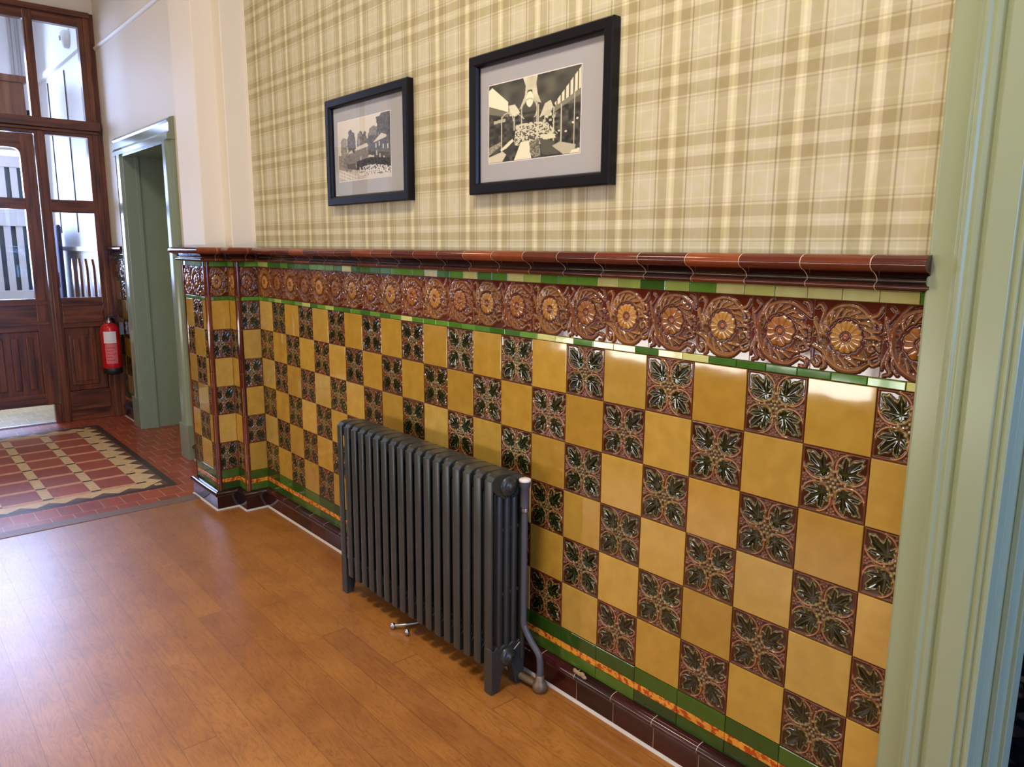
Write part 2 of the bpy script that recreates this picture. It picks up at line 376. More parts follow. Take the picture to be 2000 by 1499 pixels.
def leaf_tile(N):
    g = np.linspace(-1, 1, N); X0, Y0 = np.meshgrid(g, g)
    q = np.where((X0 >= 0) & (Y0 >= 0), 0, np.where((X0 < 0) & (Y0 >= 0), 1, np.where((X0 < 0) & (Y0 < 0), 2, 3)))
    X = np.choose(q, [X0, Y0, -X0, -Y0]); Y = np.choose(q, [Y0, -X0, -Y0, X0])
    ground = lin(72, 40, 24)
    H = np.full_like(X, 0.12); C = np.tile(ground, (*X.shape, 1))
    def put(mask, h, col):
        nonlocal H, C
        H = H * (1 - mask) + np.maximum(H, h) * mask
        C = C * (1 - mask[..., None]) + np.asarray(col) * mask[..., None]
    # leaf
    rx, ry = X - .31, Y - .31; r = np.hypot(rx, ry); th = np.arctan2(ry, rx) - PI / 4
    th = (th + PI) % (2 * PI) - PI
    R = np.full_like(X, .26); vein = np.full_like(X, 9.0)
    for a0, L, wd in ((0, .76, .44), (.70, .60, .36), (-.70, .60, .36), (1.45, .40, .36), (-1.45, .40, .36), (2.3, .26, .3), (-2.3, .26, .3)):
        d = np.abs(th - a0); R = np.maximum(R, L * (1 - .5 * np.clip(d / wd, 0, 3) ** 1.3) * (1 + .05 * np.sin(26 * th)))
        vein = np.minimum(vein, np.where(np.cos(th - a0) > 0, np.abs(r * np.sin(th - a0)), 9))
    m = smooth(0.0, .035, R - r)
    edge = np.exp(-((R - r - .03) / .030) ** 2) * (r > .1)
    body = .26 + .42 * np.clip(r / .5, 0, 1) * np.abs(np.sin(np.clip(vein / .11, 0, 1) * PI / 2))
    hleaf = body + .30 * edge
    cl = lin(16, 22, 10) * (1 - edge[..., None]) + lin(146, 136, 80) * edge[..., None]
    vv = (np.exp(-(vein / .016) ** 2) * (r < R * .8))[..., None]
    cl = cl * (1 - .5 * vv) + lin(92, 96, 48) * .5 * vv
    put(m, hleaf, cl)
    # tendril loop round each leaf
    lx, ly = X - .50, Y - .50; lr = np.hypot(lx, ly); la = np.arctan2(ly, lx) - PI / 4; la = (la + PI) % (2 * PI) - PI
    loop = np.exp(-((lr - .455) / .020) ** 2) * smooth(.72, .95, np.abs(la)) * (1 - .6 * m)
    put(np.clip(loop * 1.3, 0, 1), .80, lin(172, 116, 78))
    # berries at the edge middles
    for bx, by in ((0, .90), (.075, .85), (-.075, .85), (.0, .79), (.09, .94), (-.09, .94)):
        for (xx, yy) in ((X, Y), (-Y, X)):
            d = np.hypot(xx - bx, yy - by); b = np.sqrt(np.clip(1 - (d / .045) ** 2, 0, 1))
            put((b > .3) * 1.0, .25 + .45 * b, lin(124, 76, 54))
    # centre cluster
    rc = np.hypot(X0, Y0); ac = np.arctan2(Y0, X0)
    for rr, n, s, ph in ((.25, 8, .062, .2), (.13, 6, .055, 0), (.36, 4, .05, 0), (0, 1, .055, 0)):
        for k in range(n):
            a = ph + 2 * PI * k / n; d = np.hypot(X0 - rr * math.cos(a), Y0 - rr * math.sin(a))
            b = np.sqrt(np.clip(1 - (d / s) ** 2, 0, 1)); put((b > .02) * 1.0, .30 + .6 * b, lin(52, 44, 20) * (1 - b[..., None] * .6) + lin(180, 160, 104) * b[..., None] * .6)
    for k in range(4):
        a = k * PI / 2
        s = stroke(X0, Y0, [(.12 * math.cos(a), .12 * math.sin(a)), (.38 * math.cos(a + .15), .38 * math.sin(a + .15)), (.62 * math.cos(a + .02), .62 * math.sin(a + .02)), (.74 * math.cos(a - .05), .74 * math.sin(a - .05))], [.035, .025, .02])
        put((s > .05) * 1.0, .3 + .45 * s, lin(112, 74, 44))
    # rim
    e = np.maximum(np.abs(X0), np.abs(Y0)); put(smooth(.935, .955, e), .62, lin(104, 52, 28))
    H = np.where(e > .985, .2, H)
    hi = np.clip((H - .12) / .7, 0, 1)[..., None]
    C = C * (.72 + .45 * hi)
    return H, C

def frieze_tile(N, variant=0, petal=lin(176, 126, 58), body=lin(136, 88, 42)):
    g = np.linspace(-1, 1, N); X, Y = np.meshgrid(g, g)
    H = np.full_like(X, .0); C = np.tile(lin(92, 34, 20), (*X.shape, 1))
    def put(h, base, amp, col, thr=.03):
        nonlocal H, C
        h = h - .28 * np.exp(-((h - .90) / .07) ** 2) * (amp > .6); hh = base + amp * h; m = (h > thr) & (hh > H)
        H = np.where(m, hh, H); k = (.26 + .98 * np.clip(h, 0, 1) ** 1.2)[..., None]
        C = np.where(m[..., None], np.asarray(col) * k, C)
    R = lambda r, a: (r * math.cos(a), r * math.sin(a))
    rr0 = np.hypot(X, Y); aa0 = np.arctan2(Y, X); lob = (aa0 * 13 / (2 * PI) + 1.1 * rr0 * (1 if variant == 0 else -1) * 1.6) % 1.0
    lobe = np.sin(lob * PI) ** .6 * (1 - .45 * (np.abs(lob - .5) < .07)); side = lobe * (.8 + .2 * np.sin(38 * rr0 + 20 * lob))
    ann = smooth(.57, .62, rr0 + .05 * (1 - lobe)) * (1 - smooth(.80, .86, rr0))
    put(ann * side, .05, .46, body * .74, .12)
    st = []
    # scroll stems (thick) and their side ridges
    if variant == 0:
        st += [([(-.95, -.30), (-.62, -.45), (-.47, -.66), (-.24, -.83), (.08, -.92), (.42, -.86), (.72, -.66)], [.05, .085, .09, .10, .10, .08, .03]),
               ([(-.74, -.2), (-.70, .15), (-.60, .50), (-.42, .74), (-.18, .86), (.1, .89), (.38, .80), (.62, .62), (.84, .66), (.97, .88)], [.03, .05, .055, .06, .06, .055, .05]),
               ([(-.74, -.18), (-.82, .12), (-.97, .42)], [.05, .07, .09]), ([(-.74, -.18), (-.76, .3), (-.68, .68), (-.80, .86), (-.92, .78)], [.03, .05, .055, .04]),
               ([(-.66, .0), (-.58, .25), (-.52, .42)], [.03, .05, .03]),
               ([(.62, .60), (.78, .38), (.74, .12)], [.035, .04, .025]), ([(.64, .58), (.9, .42), (.92, .22), (.74, .22)], [.035, .045, .04, .03]),
               ([(-.97, -.42), (-.94, -.74), (-.80, -.88), (-.70, -.74), (-.82, -.62)], [.04, .045, .045, .035]), ([(-.62, -.60), (-.56, -.86), (-.66, -.95)], [.05, .06, .03]),
               ([(.55, .02), (.80, .06), (.95, .0)], [.03, .07, .03]), ([(.97, -.62), (.80, -.70), (.72, -.56), (.9, -.45)], [.05, .05, .04, .03])]
        cx, cy = .76, -.27
    else:
        st += [([(-.30, .96), (-.52, .72), (-.70, .38), (-.74, 0), (-.66, -.38), (-.44, -.70), (-.08, -.90), (.3, -.93), (.66, -.72)], [.04, .07, .09, .10, .10, .10, .09, .04]),
               ([(-.66, .40), (-.36, .74), (0, .86), (.38, .84), (.72, .66), (.95, .50)], [.05, .07, .075, .07, .06, .05]),
               ([(-.80, -.05), (-.88, .3), (-.98, .58)], [.05, .06, .05]), ([(-.80, -.2), (-.92, -.52), (-.98, -.75)], [.05, .06, .06]),
               ([(-.78, -.3), (-.84, -.62), (-.72, -.86), (-.90, -.94)], [.05, .06, .05, .03]), ([(-.70, -.42), (-.66, -.72), (-.52, -.88)], [.04, .05, .04]),
               ([(-.86, .5), (-.70, .74), (-.82, .90)], [.035, .04, .03]), ([(.95, .6), (.86, .86), (.72, .92)], [.05, .05, .03]),
               ([(.72, -.72), (.90, -.80), (.86, -.97), (.68, -.95)], [.05, .06, .045, .03]), ([(.60, .1), (.86, .18), (.97, .06)], [.03, .06, .03]),
               ([(.52, -.1), (.78, -.22), (.92, -.42), (.80, -.5)], [.03, .05, .04, .02])]
        cx, cy = .74, -.44
    for pts, w in st: put(stroke(X, Y, pts, w, 60), .25, .65, body)
    # little volute
    put(stroke(X, Y, [(cx + .17 * (1 - t / 9) * math.cos(.9 * t), cy + .17 * (1 - t / 9) * math.sin(.9 * t)) for t in range(9)], [.04, .035, .03], 70), .25, .5, body * .9)
    # acanthus tongues between rosette and scroll
    rng = np.random.default_rng(3 + variant)
    a_list = np.linspace(.15, 2.75, 9) if variant == 0 else np.linspace(-.1, 2.2, 8)
    for a in a_list:
        j = rng.uniform(-.04, .04)
        put(stroke(X, Y, [R(.80 + j, a), R(.72, a + .18), R(.56 + j, a + .42)], [.05, .075, .03], 26), .18, .5, body * .78)
        put(stroke(X, Y, [R(.80 + j, a - .03), R(.70, a + .14), R(.58 + j, a + .36)], [.012, .016, .01], 26), .62, .2, lin(172, 122, 68))
    for a in np.linspace(-2.2, -.75, 5):
        put(stroke(X, Y, [R(.84, a), R(.70, a - .12), R(.56, a - .42)], [.05, .075, .03], 26), .18, .5, body * .78)
        put(stroke(X, Y, [R(.83, a), R(.70, a - .14), R(.58, a - .40)], [.012, .016, .01], 26), .62, .2, lin(172, 122, 68))
    for bx, by in ((.93, -.02), (.94, -.11), (.93, -.20), (-.93, .02), (.97, -.3), (-.97, .2)):
        put(np.sqrt(np.clip(1 - (np.hypot(X - bx, Y - by) / .045) ** 2, 0, 1)), .2, .5, body * 1.1)
    # thin ring
    rr = np.hypot(X, Y); aa = np.arctan2(Y, X)
    ring = np.sqrt(np.clip(1 - ((rr - .575) / .020) ** 2, 0, 1)) * ((aa > .0) & (aa < 3.0)); put(ring, .2, .4, body)
    # rosette
    npet = 14 if variant == 0 else 9; k = np.abs(np.cos(npet / 2 * aa)); Rp = .46 * (.90 + .10 * k)
    inside = rr < Rp
    hp = .30 + .55 * np.sqrt(np.clip(1 - (rr / .53) ** 2, 0, 1)) * (.80 + .20 * k ** .5) - .10 * (k < .22)
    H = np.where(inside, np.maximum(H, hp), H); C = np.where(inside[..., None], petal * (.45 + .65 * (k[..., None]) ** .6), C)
    cup = rr < .17; H = np.where(cup, .45 - .1 * (rr / .17), H); C = np.where(cup[..., None], lin(96, 44, 22), C)
    but = np.sqrt(np.clip(1 - (rr / .085) ** 2, 0, 1)); H = np.where(but > .02, .48 + .3 * but, H); C = np.where((but > .02)[..., None], lin(150, 86, 44), C)
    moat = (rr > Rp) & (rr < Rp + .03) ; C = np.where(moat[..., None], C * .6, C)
    e = np.maximum(np.abs(X), np.abs(Y)); H = np.where(e > .985, 0, H)
    return H, C

_cache = {}
def relief(kind, N):
    k = (kind, N)
    if k not in _cache:
        if kind == 'leaf': _cache[k] = leaf_tile(N)
        elif kind == 'f0': _cache[k] = frieze_tile(N, 0)
        elif kind == 'f1': _cache[k] = frieze_tile(N, 1, lin(148, 94, 46), lin(122, 72, 40))
    return _cache[k]

class GridBuf:
    """fast collector for relief tiles"""
    def __init__(s): s.V = []; s.C = []; s.F = []; s.n = 0
    def add(s, H, C, o, du, dv, nrm, depth, shade=1.0, crop=(0, 1, 0, 1)):
        N = H.shape[0]; u = np.linspace(0, 1, N)
        i0, i1 = int(round(crop[0] * (N - 1))), int(round(crop[1] * (N - 1))) + 1
        j0, j1 = int(round(crop[2] * (N - 1))), int(round(crop[3] * (N - 1))) + 1
        Hs = H[j0:j1, i0:i1]; Cs = C[j0:j1, i0:i1]
        nu, nv = Hs.shape[1], Hs.shape[0]
        U, Vv = np.meshgrid(np.linspace(0, 1, nu), np.linspace(0, 1, nv))
        P = (np.array(o)[None, None] + U[..., None] * np.array(du) + Vv[..., None] * np.array(dv) + (Hs * depth)[..., None] * np.array(nrm))
        idx = np.arange(nu * nv).reshape(nv, nu) + s.n
        F = np.stack([idx[:-1, :-1], idx[:-1, 1:], idx[1:, 1:], idx[1:, :-1]], -1).reshape(-1, 4)
        s.V.append(P.reshape(-1, 3)); s.C.append((Cs * shade).reshape(-1, 3)); s.F.append(F); s.n += nu * nv
    def build(s, name, mat, parent=None):
        V = np.concatenate(s.V); F = np.concatenate(s.F); C = np.concatenate(s.C)
        me = bpy.data.meshes.new(name); me.vertices.add(len(V)); me.vertices.foreach_set('co', V.ravel().astype(np.float32))
        me.loops.add(F.size); me.loops.foreach_set('vertex_index', F.ravel().astype(np.int32))
        me.polygons.add(len(F)); me.polygons.foreach_set('loop_start', (np.arange(len(F)) * 4).astype(np.int32))
        me.polygons.foreach_set('use_smooth', np.ones(len(F), bool))
        me.update(calc_edges=True); me.validate()
        at = me.color_attributes.new('Col', 'FLOAT_COLOR', 'POINT')
        at.data.foreach_set('color', np.concatenate([C, np.ones((len(C), 1))], 1).ravel().astype(np.float32))
        me.materials.append(mat)
        o = bpy.data.objects.new(name, me); COL.objects.link(o)
        if parent: o.parent = parent
        return o

# ------------------------------------------------------------------ tiled dado
P = 0.1535
ZT, ZB = 1.135, 0.214          # top and bottom of the chequer
Z_SK, Z_SKT = 0.075, 0.104
Z_CAP = 1.336

def flat_tile(buf, o, du, dv, nrm, col, th=0.004, gap=0.0011, tilt=0.0, bev=0.0012):
    """one tile with softened edges; du, dv full-size vectors from the lower left corner o"""
    o, du, dv, nrm = (np.array(x, float) for x in (o, du, dv, nrm))
    lu, lv = np.linalg.norm(du), np.linalg.norm(dv)
    eu, ev = du / lu, dv / lv
    a, b = random.uniform(-tilt, tilt), random.uniform(-tilt, tilt)
    V = []
    for inset, h in ((gap, 0), (gap, th - bev), (gap + bev * .35, th - bev * .3), (gap + bev * 1.1, th)):
        for su, sv in ((0, 0), (1, 0), (1, 1), (0, 1)):
            pu = inset if su == 0 else lu - inset; pv = inset if sv == 0 else lv - inset
            k = h + ((pu / lu - .5) * a + (pv / lv - .5) * b) * (1 if h > 0 else 0)
            V.append(o + eu * pu + ev * pv + nrm * k)
    F = [(12, 13, 14, 15)]
    for r in range(3):
        for k in range(4): F.append((r * 4 + k, r * 4 + (k + 1) % 4, (r + 1) * 4 + (k + 1) % 4, (r + 1) * 4 + k))
    c = np.tile(np.array(col[:3]), (16, 1))
    buf.add(V, F, c)

YEL = [srgb(184, 148, 62), srgb(178, 140, 56), srgb(188, 152, 70), srgb(175, 137, 55), srgb(186, 153, 74)]
GRN_D = [srgb(70, 120, 38), srgb(84, 136, 44), srgb(60, 106, 38), srgb(98, 146, 54)]
GRN_L = [srgb(188, 196, 112), srgb(202, 204, 134), srgb(164, 186, 92)]
GRN_B = [srgb(62, 92, 26), srgb(48, 78, 24), srgb(72, 104, 30), srgb(40, 64, 22)]
BRN = [srgb(106, 46, 22), srgb(92, 36, 20), srgb(124, 58, 26), srgb(78, 28, 20), srgb(90, 40, 24)]
SKB = [srgb(46, 18, 20), srgb(38, 14, 18), srgb(60, 22, 24), srgb(52, 20, 20)]
CAP_PROF = [(0, 1.336), (.014, 1.336), (.022, 1.3385), (.027, 1.3430), (.0265, 1.3485), (.022, 1.3520), (.0175, 1.3535), (.0165, 1.358), (.019, 1.363), (.024, 1.368), (.031, 1.3715), (.033, 1.3735),
            (.044, 1.377), (.053, 1.384), (.055, 1.392), (.052, 1.400), (.042, 1.407), (.028, 1.4095), (0, 1.4095)]
SK_PROF = [(.016, .006), (.016, .073), (.018, .0765), (.026, .079), (.030, .086), (.029, .094), (.022, .101), (.012, .1035), (0, .104)]

def extrude(buf, A, B, nrm, prof, ka, kb, col, smooth=True, gap=0.001):
    """profile swept from A to B; ka, kb: mitre factor at each end (+1 outer corner, -1 inner corner, 0 square)"""
    A = np.array([A[0], A[1], 0.0]); B = np.array([B[0], B[1], 0.0]); d = (B - A) / np.linalg.norm(B - A); n = np.array([nrm[0], nrm[1], 0.0])
    V = []
    for (p, z) in prof: V.append(A + d * (gap - ka * p) + n * p + np.array([0, 0, z]))
    for (p, z) in prof: V.append(B + d * (-gap + kb * p) + n * p + np.array([0, 0, z]))
    m = len(prof)
    # direction of winding from normal x d
    F = [(i, i + 1, m + i + 1, m + i) for i in range(m - 1)]
    if np.cross(d, np.array([0, 0, 1]))@n > 0: F = [tuple(reversed(f)) for f in F]
    buf.add(V, F, col, 0, smooth)
    c0 = np.asarray(col)[:3] if np.ndim(col) == 1 else np.asarray(col)[0]
    buf.add(V[:m], [tuple(range(m))], c0); buf.add(V[m:], [tuple(range(m))], c0)

class Dado:
    def __init__(s):
        s.plain = Buf(); s.leaf = GridBuf(); s.fr = GridBuf(); s.strip = Buf(); s.mott = Buf(); s.cap = Buf(); s.sk = Buf(); s.grout = Buf(); s.caulk = Buf(); s.nose = Buf(); s.capg = Buf()
    def run(s, A, B, nrm, joints, par, ka, kb, Nfun, light=lambda t: .3, frieze=True, par_f=0, cj=None, dim=1.0):
        """A, B floor points left to right as seen; joints: distances along the run of the tile joints (with ends)"""
        A3 = np.array([A[0], A[1], 0.0]); B3 = np.array([B[0], B[1], 0.0]); L = np.linalg.norm(B3 - A3); d = (B3 - A3) / L; n = np.array([nrm[0], nrm[1], 0.0])
        z = np.array([0, 0, 1.0]); base = -0.004
        def P3(t, h, off=base): return A3 + d * t + z * h + n * off
        # grout bed
        q = [P3(0, .02, -.0048), P3(L, .02, -.0048), P3(L, 1.39, -.0048), P3(0, 1.39, -.0048)]
        s.grout.add(q, [(0, 1, 2, 3)])
        for k in range(len(joints) - 1):
            t0, t1 = joints[k], joints[k + 1]
            full = (t1 - t0)
            for r in range(6):
                z1 = ZT - r * P; z0 = z1 - P
                dark = ((k + r + par) % 2 == 1)
                if dark:
                    N = Nfun(t0)
                    H, C = relief('leaf', N)
                    sh = random.uniform(.80, 1.18) * dim * np.array([1, random.uniform(.88, 1.05), random.uniform(.8, 1.0)])
                    frac = min(1.0, full / P)
                    crop = (0, 1, 0, 1) if frac > .6 else (0, frac, 0, 1)
                    g = .0012
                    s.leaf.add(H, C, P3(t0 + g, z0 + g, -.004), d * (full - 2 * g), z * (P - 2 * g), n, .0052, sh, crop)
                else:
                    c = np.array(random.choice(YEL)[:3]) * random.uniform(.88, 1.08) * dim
                    flat_tile(s.plain, P3(t0, z0), d * full, z * P, n, c, tilt=.0011)
            if frieze:
                N = Nfun(t0); v = (k + par_f) % 2
                H, C = relief('f%d' % v, N); frac = min(1.0, full / P)
                tone = random.uniform(.80, 1.15) * dim
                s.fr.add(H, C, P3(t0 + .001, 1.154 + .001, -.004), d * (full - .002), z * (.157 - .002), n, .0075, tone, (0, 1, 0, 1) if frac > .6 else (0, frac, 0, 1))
        # green strips, half-tile pieces
        def strip(buf, z0, z1, step, cols, start=0.0, th=.005):
            t = start
            while t < L - 1e-4:
                t1 = min(L, t + step)
                if t1 > 0: flat_tile(buf, P3(max(0, t), z0), d * (t1 - max(0, t)), z * (z1 - z0), n, cols(t), th=th, gap=.0007, tilt=.0009)
                t = t1
        def mixg(t):
            return np.array((random.choice(GRN_L) if random.random() < light(t) else random.choice(GRN_D))[:3]) * dim
        strip(s.strip, 1.311, 1.336, P * .515, mixg, -.03); strip(s.strip, 1.135, 1.154, P * .515, mixg, -.04)
        gb = lambda t: np.array(random.choice(GRN_B)[:3]) * dim
        strip(s.strip, .166, .214, P, gb, joints[1] - P if len(joints) > 2 else 0); strip(s.strip, .104, .143, P, gb, joints[1] - P if len(joints) > 2 else 0)
        strip(s.mott, .143, .166, P, lambda t: np.array(srgb(232, 160, 58)[:3]) * random.uniform(.85, 1.05) * dim, 0)
        # cap and skirting pieces
        cj = cj or P
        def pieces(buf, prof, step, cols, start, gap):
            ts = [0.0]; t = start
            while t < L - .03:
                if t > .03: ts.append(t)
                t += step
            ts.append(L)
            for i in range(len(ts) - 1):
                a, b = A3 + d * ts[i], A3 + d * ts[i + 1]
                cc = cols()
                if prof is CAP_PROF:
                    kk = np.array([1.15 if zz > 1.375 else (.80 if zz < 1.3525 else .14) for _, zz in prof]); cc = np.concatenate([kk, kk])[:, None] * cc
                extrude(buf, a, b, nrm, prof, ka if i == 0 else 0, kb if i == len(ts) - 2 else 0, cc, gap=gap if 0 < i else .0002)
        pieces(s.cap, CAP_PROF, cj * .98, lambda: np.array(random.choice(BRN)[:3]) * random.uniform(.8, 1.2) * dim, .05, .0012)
        inner = [(max(0, p - .0008), zz) for p, zz in CAP_PROF]
        extrude(s.capg, A3, B3, nrm, inner, ka, kb, (1, 1, 1), gap=0.0025)
        pieces(s.sk, SK_PROF, P, lambda: np.array(random.choice(SKB)[:3]) * dim, .09, .0009)
        inner = [(max(0, p - .0007), zz) for p, zz in SK_PROF]
        extrude(s.capg, A3, B3, nrm, inner, ka, kb, (1, 1, 1), gap=0.0025)
        extrude(s.caulk, A3, B3, nrm, [(.024, 0), (.022, .003), (.016, .007)], ka, kb, (1, 1, 1), gap=0)
    def bullnose(s, x, y, sx, sy, r=.017):
        """rounded corner bead; corner at (x,y), solid towards (-sx,-sy)"""
        cx, cy = x - sx * (r - .004), y - sy * (r - .004)
        zs = [.105, .214] + [.214 + P * k for k in range(1, 7)] + [1.154, 1.311, 1.336]
        zs = [.105, .30, .52, .75, .98, 1.16, 1.336]
        for a, b in zip(zs[:-1], zs[1:]):
            c = np.array(random.choice(BRN)[:3]) * random.uniform(.7, 1.1)
            tube(s.nose, [(cx, cy, a + .001), (cx, cy, b - .001)], r, 20, c)
        tube(s.grout, [(cx, cy, .1), (cx, cy, 1.336)], r - .001, 16)
    def build(s, parent):
        if s.plain.v: s.plain.build('chequer_tiles', M['glaze'], parent)
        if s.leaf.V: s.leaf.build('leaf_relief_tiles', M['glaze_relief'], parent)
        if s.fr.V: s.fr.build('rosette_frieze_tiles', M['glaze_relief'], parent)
        s.strip.build('green_tile_strips', M['glaze_strip'], parent)
        s.mott.build('mottled_tile_strip', M['glaze_mottled'], parent)
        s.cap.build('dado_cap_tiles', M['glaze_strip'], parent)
        s.sk.build('skirting_tiles', M['glaze_strip'], parent)
        s.capg.build('tile_joints', M['grout_white'], parent)
        s.grout.build('grout_bed', M['grout'], parent)
        s.caulk.build('caulk_bead', M['caulk'], parent)
        if s.nose.v: s.nose.build('corner_beads', M['glaze_strip'], parent)

# ------------------------------------------------------------------ shell
XR = 3.305                       # left edge of the right-hand architrave
YO = -2.82                       # opposite wall
XS = -2.95                       # glazed screen plane
b = Buf(); b.add([(-.36, YO, 0), (7.5, YO, 0), (7.5, .0, 0), (-.36, .0, 0)], [(0, 1, 2, 3)]); b.box((-.36, YO, -.1), (7.5, 0, -.002))
struct(b.build('floor', M['wood_floor']))
b = Buf(); b.add([(-2.98, YO, 0), (-.44, YO, 0), (-.44, .45, 0), (-2.98, .45, 0)], [(0, 1, 2, 3)]); b.box((-5.3, YO, -.1), (-.44, .45, -.002))
floor_t = struct(b.build('floor_tiled', M['quarry']))
b = Buf(); b.box((-.445, YO, -.01), (-.355, -.02, .003)); struct(b.build('trim_threshold', mat_plain('threshold_grey', srgb(122, 98, 92), .4)))

# wall behind the radiator
wb = Buf(); wb.add([(0, 0.0, 1.38), (XR + .03, 0.0, 1.38), (XR + .03, 0.0, CEIL), (0, 0.0, CEIL)], [(0, 1, 2, 3)])
wb.box((-.1, .012, 1.38), (XR + .06, .2, CEIL))
wall_back = struct(wb.build('wall_back', M['wallpaper']))
cb_ = Buf(); cb_.box((-.1, .0052, 0), (XR + .06, .2, 1.38)); cb_.build('wall_core', M['grout'], wall_back)
DD = Dado()
joints = [P * k for k in range(22)] + [XR + .01]
DD.run((0, 0), (XR + .01, 0), (0, -1), joints, 0, -1, 0, lambda t: 30 if t < .9 else (44 if t < 1.6 else (64 if t < 2.3 else 92)),
       light=lambda t: .08 if t < 2.0 else .42, par_f=0)
DD.build(wall_back)

# pilaster
X1, Y1, X2, Y2, X3 = 0.0, -.119, -.108, -.236, -.46
plast = Buf()
k = .013
plast.box((X3 + k, Y2 + k, 1.39), (X2 - k, .2, CEIL)); plast.box((X2 - k - .01, Y1 + .002, 1.39), (X1 - .022, .2, CEIL)); plast.box((-.03, -.001, 1.39), (-.001, .1, CEIL)); 
wall_corner = struct(plast.build('wall_corner', M['cream_paint'], bevel=.004))
cb_ = Buf(); cb_.box((X3 + .0052, Y2 + .0052, 0), (X2 - .0052, .2, 1.395)); cb_.box((X2 - .01, Y1 + .0052, 0), (X1 - .0052, .2, 1.395)); cb_.build('pilaster_core', M['grout'], wall_corner)
DP = Dado(); Nf = lambda t: 44
DP.run((X1, Y1), (X1, 0), (1, 0), [0, .119], 1, 1, -1, Nf, light=lambda t: 0, par_f=1)
DP.run((X2, Y1), (X1, Y1), (0, -1), [0, .108], 0, -1, 1, lambda t: 36, light=lambda t: 0)
DP.run((X2, Y2), (X2, Y1), (1, 0), [0, .117], 0, 1, -1, Nf, light=lambda t: 0, par_f=0)
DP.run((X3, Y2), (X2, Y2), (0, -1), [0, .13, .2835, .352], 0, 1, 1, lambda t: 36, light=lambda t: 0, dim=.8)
DP.run((X3, 0), (X3, Y2), (-1, 0), [0, .08, .236], 0, -1, 1, lambda t: 24, light=lambda t: 0)
DP.bullnose(X1, Y1, 1, -1); DP.bullnose(X2, Y2, 1, -1); DP.bullnose(X3, Y2, -1, -1)
DP.build(wall_corner)

# far wall with the green doorway
DX0, DX1, DZ = -2.32, -1.34, 2.07
b = Buf()
b.box((X3 + .02, .008, 0), (DX1, .3, 1.40)); b.box((X3 + .02, 0, 1.40), (DX1, .3, CEIL)); b.box((XS - .1, .008, 0), (DX0, .3, 1.4)); b.box((XS - .1, 0, 1.4), (DX0, .3, CEIL)); b.box((DX0, 0, DZ), (DX1, .3, CEIL))
wall_far = struct(b.build('wall_far', M['cream_paint']))
DF = Dado()
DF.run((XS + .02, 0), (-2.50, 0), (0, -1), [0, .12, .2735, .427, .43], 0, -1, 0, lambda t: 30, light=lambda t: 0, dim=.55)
DF.run((-1.19, 0), (X3, 0), (0, -1), [0, P, 2 * P, 3 * P, 4 * P, .73], 1, 0, -1, lambda t: 24, light=lambda t: 0)
DF.build(wall_far)
rb = Buf()
for (a, c) in (((XS + .0), X3),):
    extrude(rb, (a, 0), (c, 0), (0, -1), [(0, 2.905), (.008, 2.908), (.010, 2.916), (.015, 2.922), (.015, 2.93), (.008, 2.935), (0, 2.938)], 0, -1, (1, 1, 1))
rb.build('picture_rail', M['cream_paint'], wall_far)

d2 = empty('door_1', (0, 0, 0), True)
def architrave(b, x0, x1, z1, y_f, inner):
    """vertical leg with a moulded face, x0..x1, inner = +1 when the opening is at x1"""
    w = x1 - x0; prof = [(0, 0), (0, -.022), (.16, -.030), (.22, -.042), (.34, -.048), (.40, -.040), (.46, -.044), (.84, -.044), (.88, -.036), (.94, -.036), (1, -.030), (1, 0)]
    pts = [((x0 + u * w) if inner > 0 else (x1 - u * w), y) for u, y in prof]
    n = len(pts); V = [(x, y, 0) for x, y in pts] + [(x, y, z1) for x, y in pts]
    F = [(i, (i + 1) % n, n + (i + 1) % n, n + i) for i in range(n)] + [tuple(range(n, 2 * n))]
    b.add(V, F)
b = Buf(); architrave(b, -2.50, DX0, 2.072, 0, 1); b.box((-2.51, -.052, 0), (DX0 + .004, 0, .24))
b.build('architrave_leg', M['green_paint'], d2, bevel=.003)
b = Buf(); architrave(b, DX1, -1.19, 2.072, 0, -1); b.box((DX1 - .004, -.052, 0), (-1.18, 0, .24))
b.build('architrave_leg', M['green_paint'], d2, bevel=.003)
b = Buf(); pr = [(0, 0), (-.050, 0), (-.050, .03), (-.036, .05), (-.036, .10), (-.046, .112), (-.040, .12), (-.022, .135), (0, .14)]
n = len(pr); V = [(-2.504, y, 2.07 + h) for y, h in pr] + [(-1.184, y, 2.07 + h) for y, h in pr]
b.add(V, [(i, (i + 1) % n, n + (i + 1) % n, n + i) for i in range(n)] + [tuple(range(n)), tuple(range(n, 2 * n))])
b.build('architrave_head', M['green_paint'], d2)
b = Buf(); b.box((DX0 - .02, -.03, 0), (DX0 + .012, .3, DZ)); b.box((DX1 - .012, -.03, 0), (DX1 + .02, .3, DZ)); b.box((DX0, -.03, DZ - .012), (DX1, .3, DZ + .02))
b.box((DX0 + .012, .05, 0), (DX0 + .026, .075, DZ)); b.build('jamb_lining', M['green_paint'], d2, bevel=.002)
b = Buf(); b.box((DX0 + .012, .255, .005), (DX1 - .012, .295, DZ - .012))
for x0, x1 in ((-2.20, -1.87), (-1.79, -1.46)):
    for z0, z1 in ((.25, .85), (1.0, 1.95)):
        b.box((x0, .245, z0), (x1, .262, z1))
b.build('door_leaf', M['green_paint'], d2, bevel=.004)

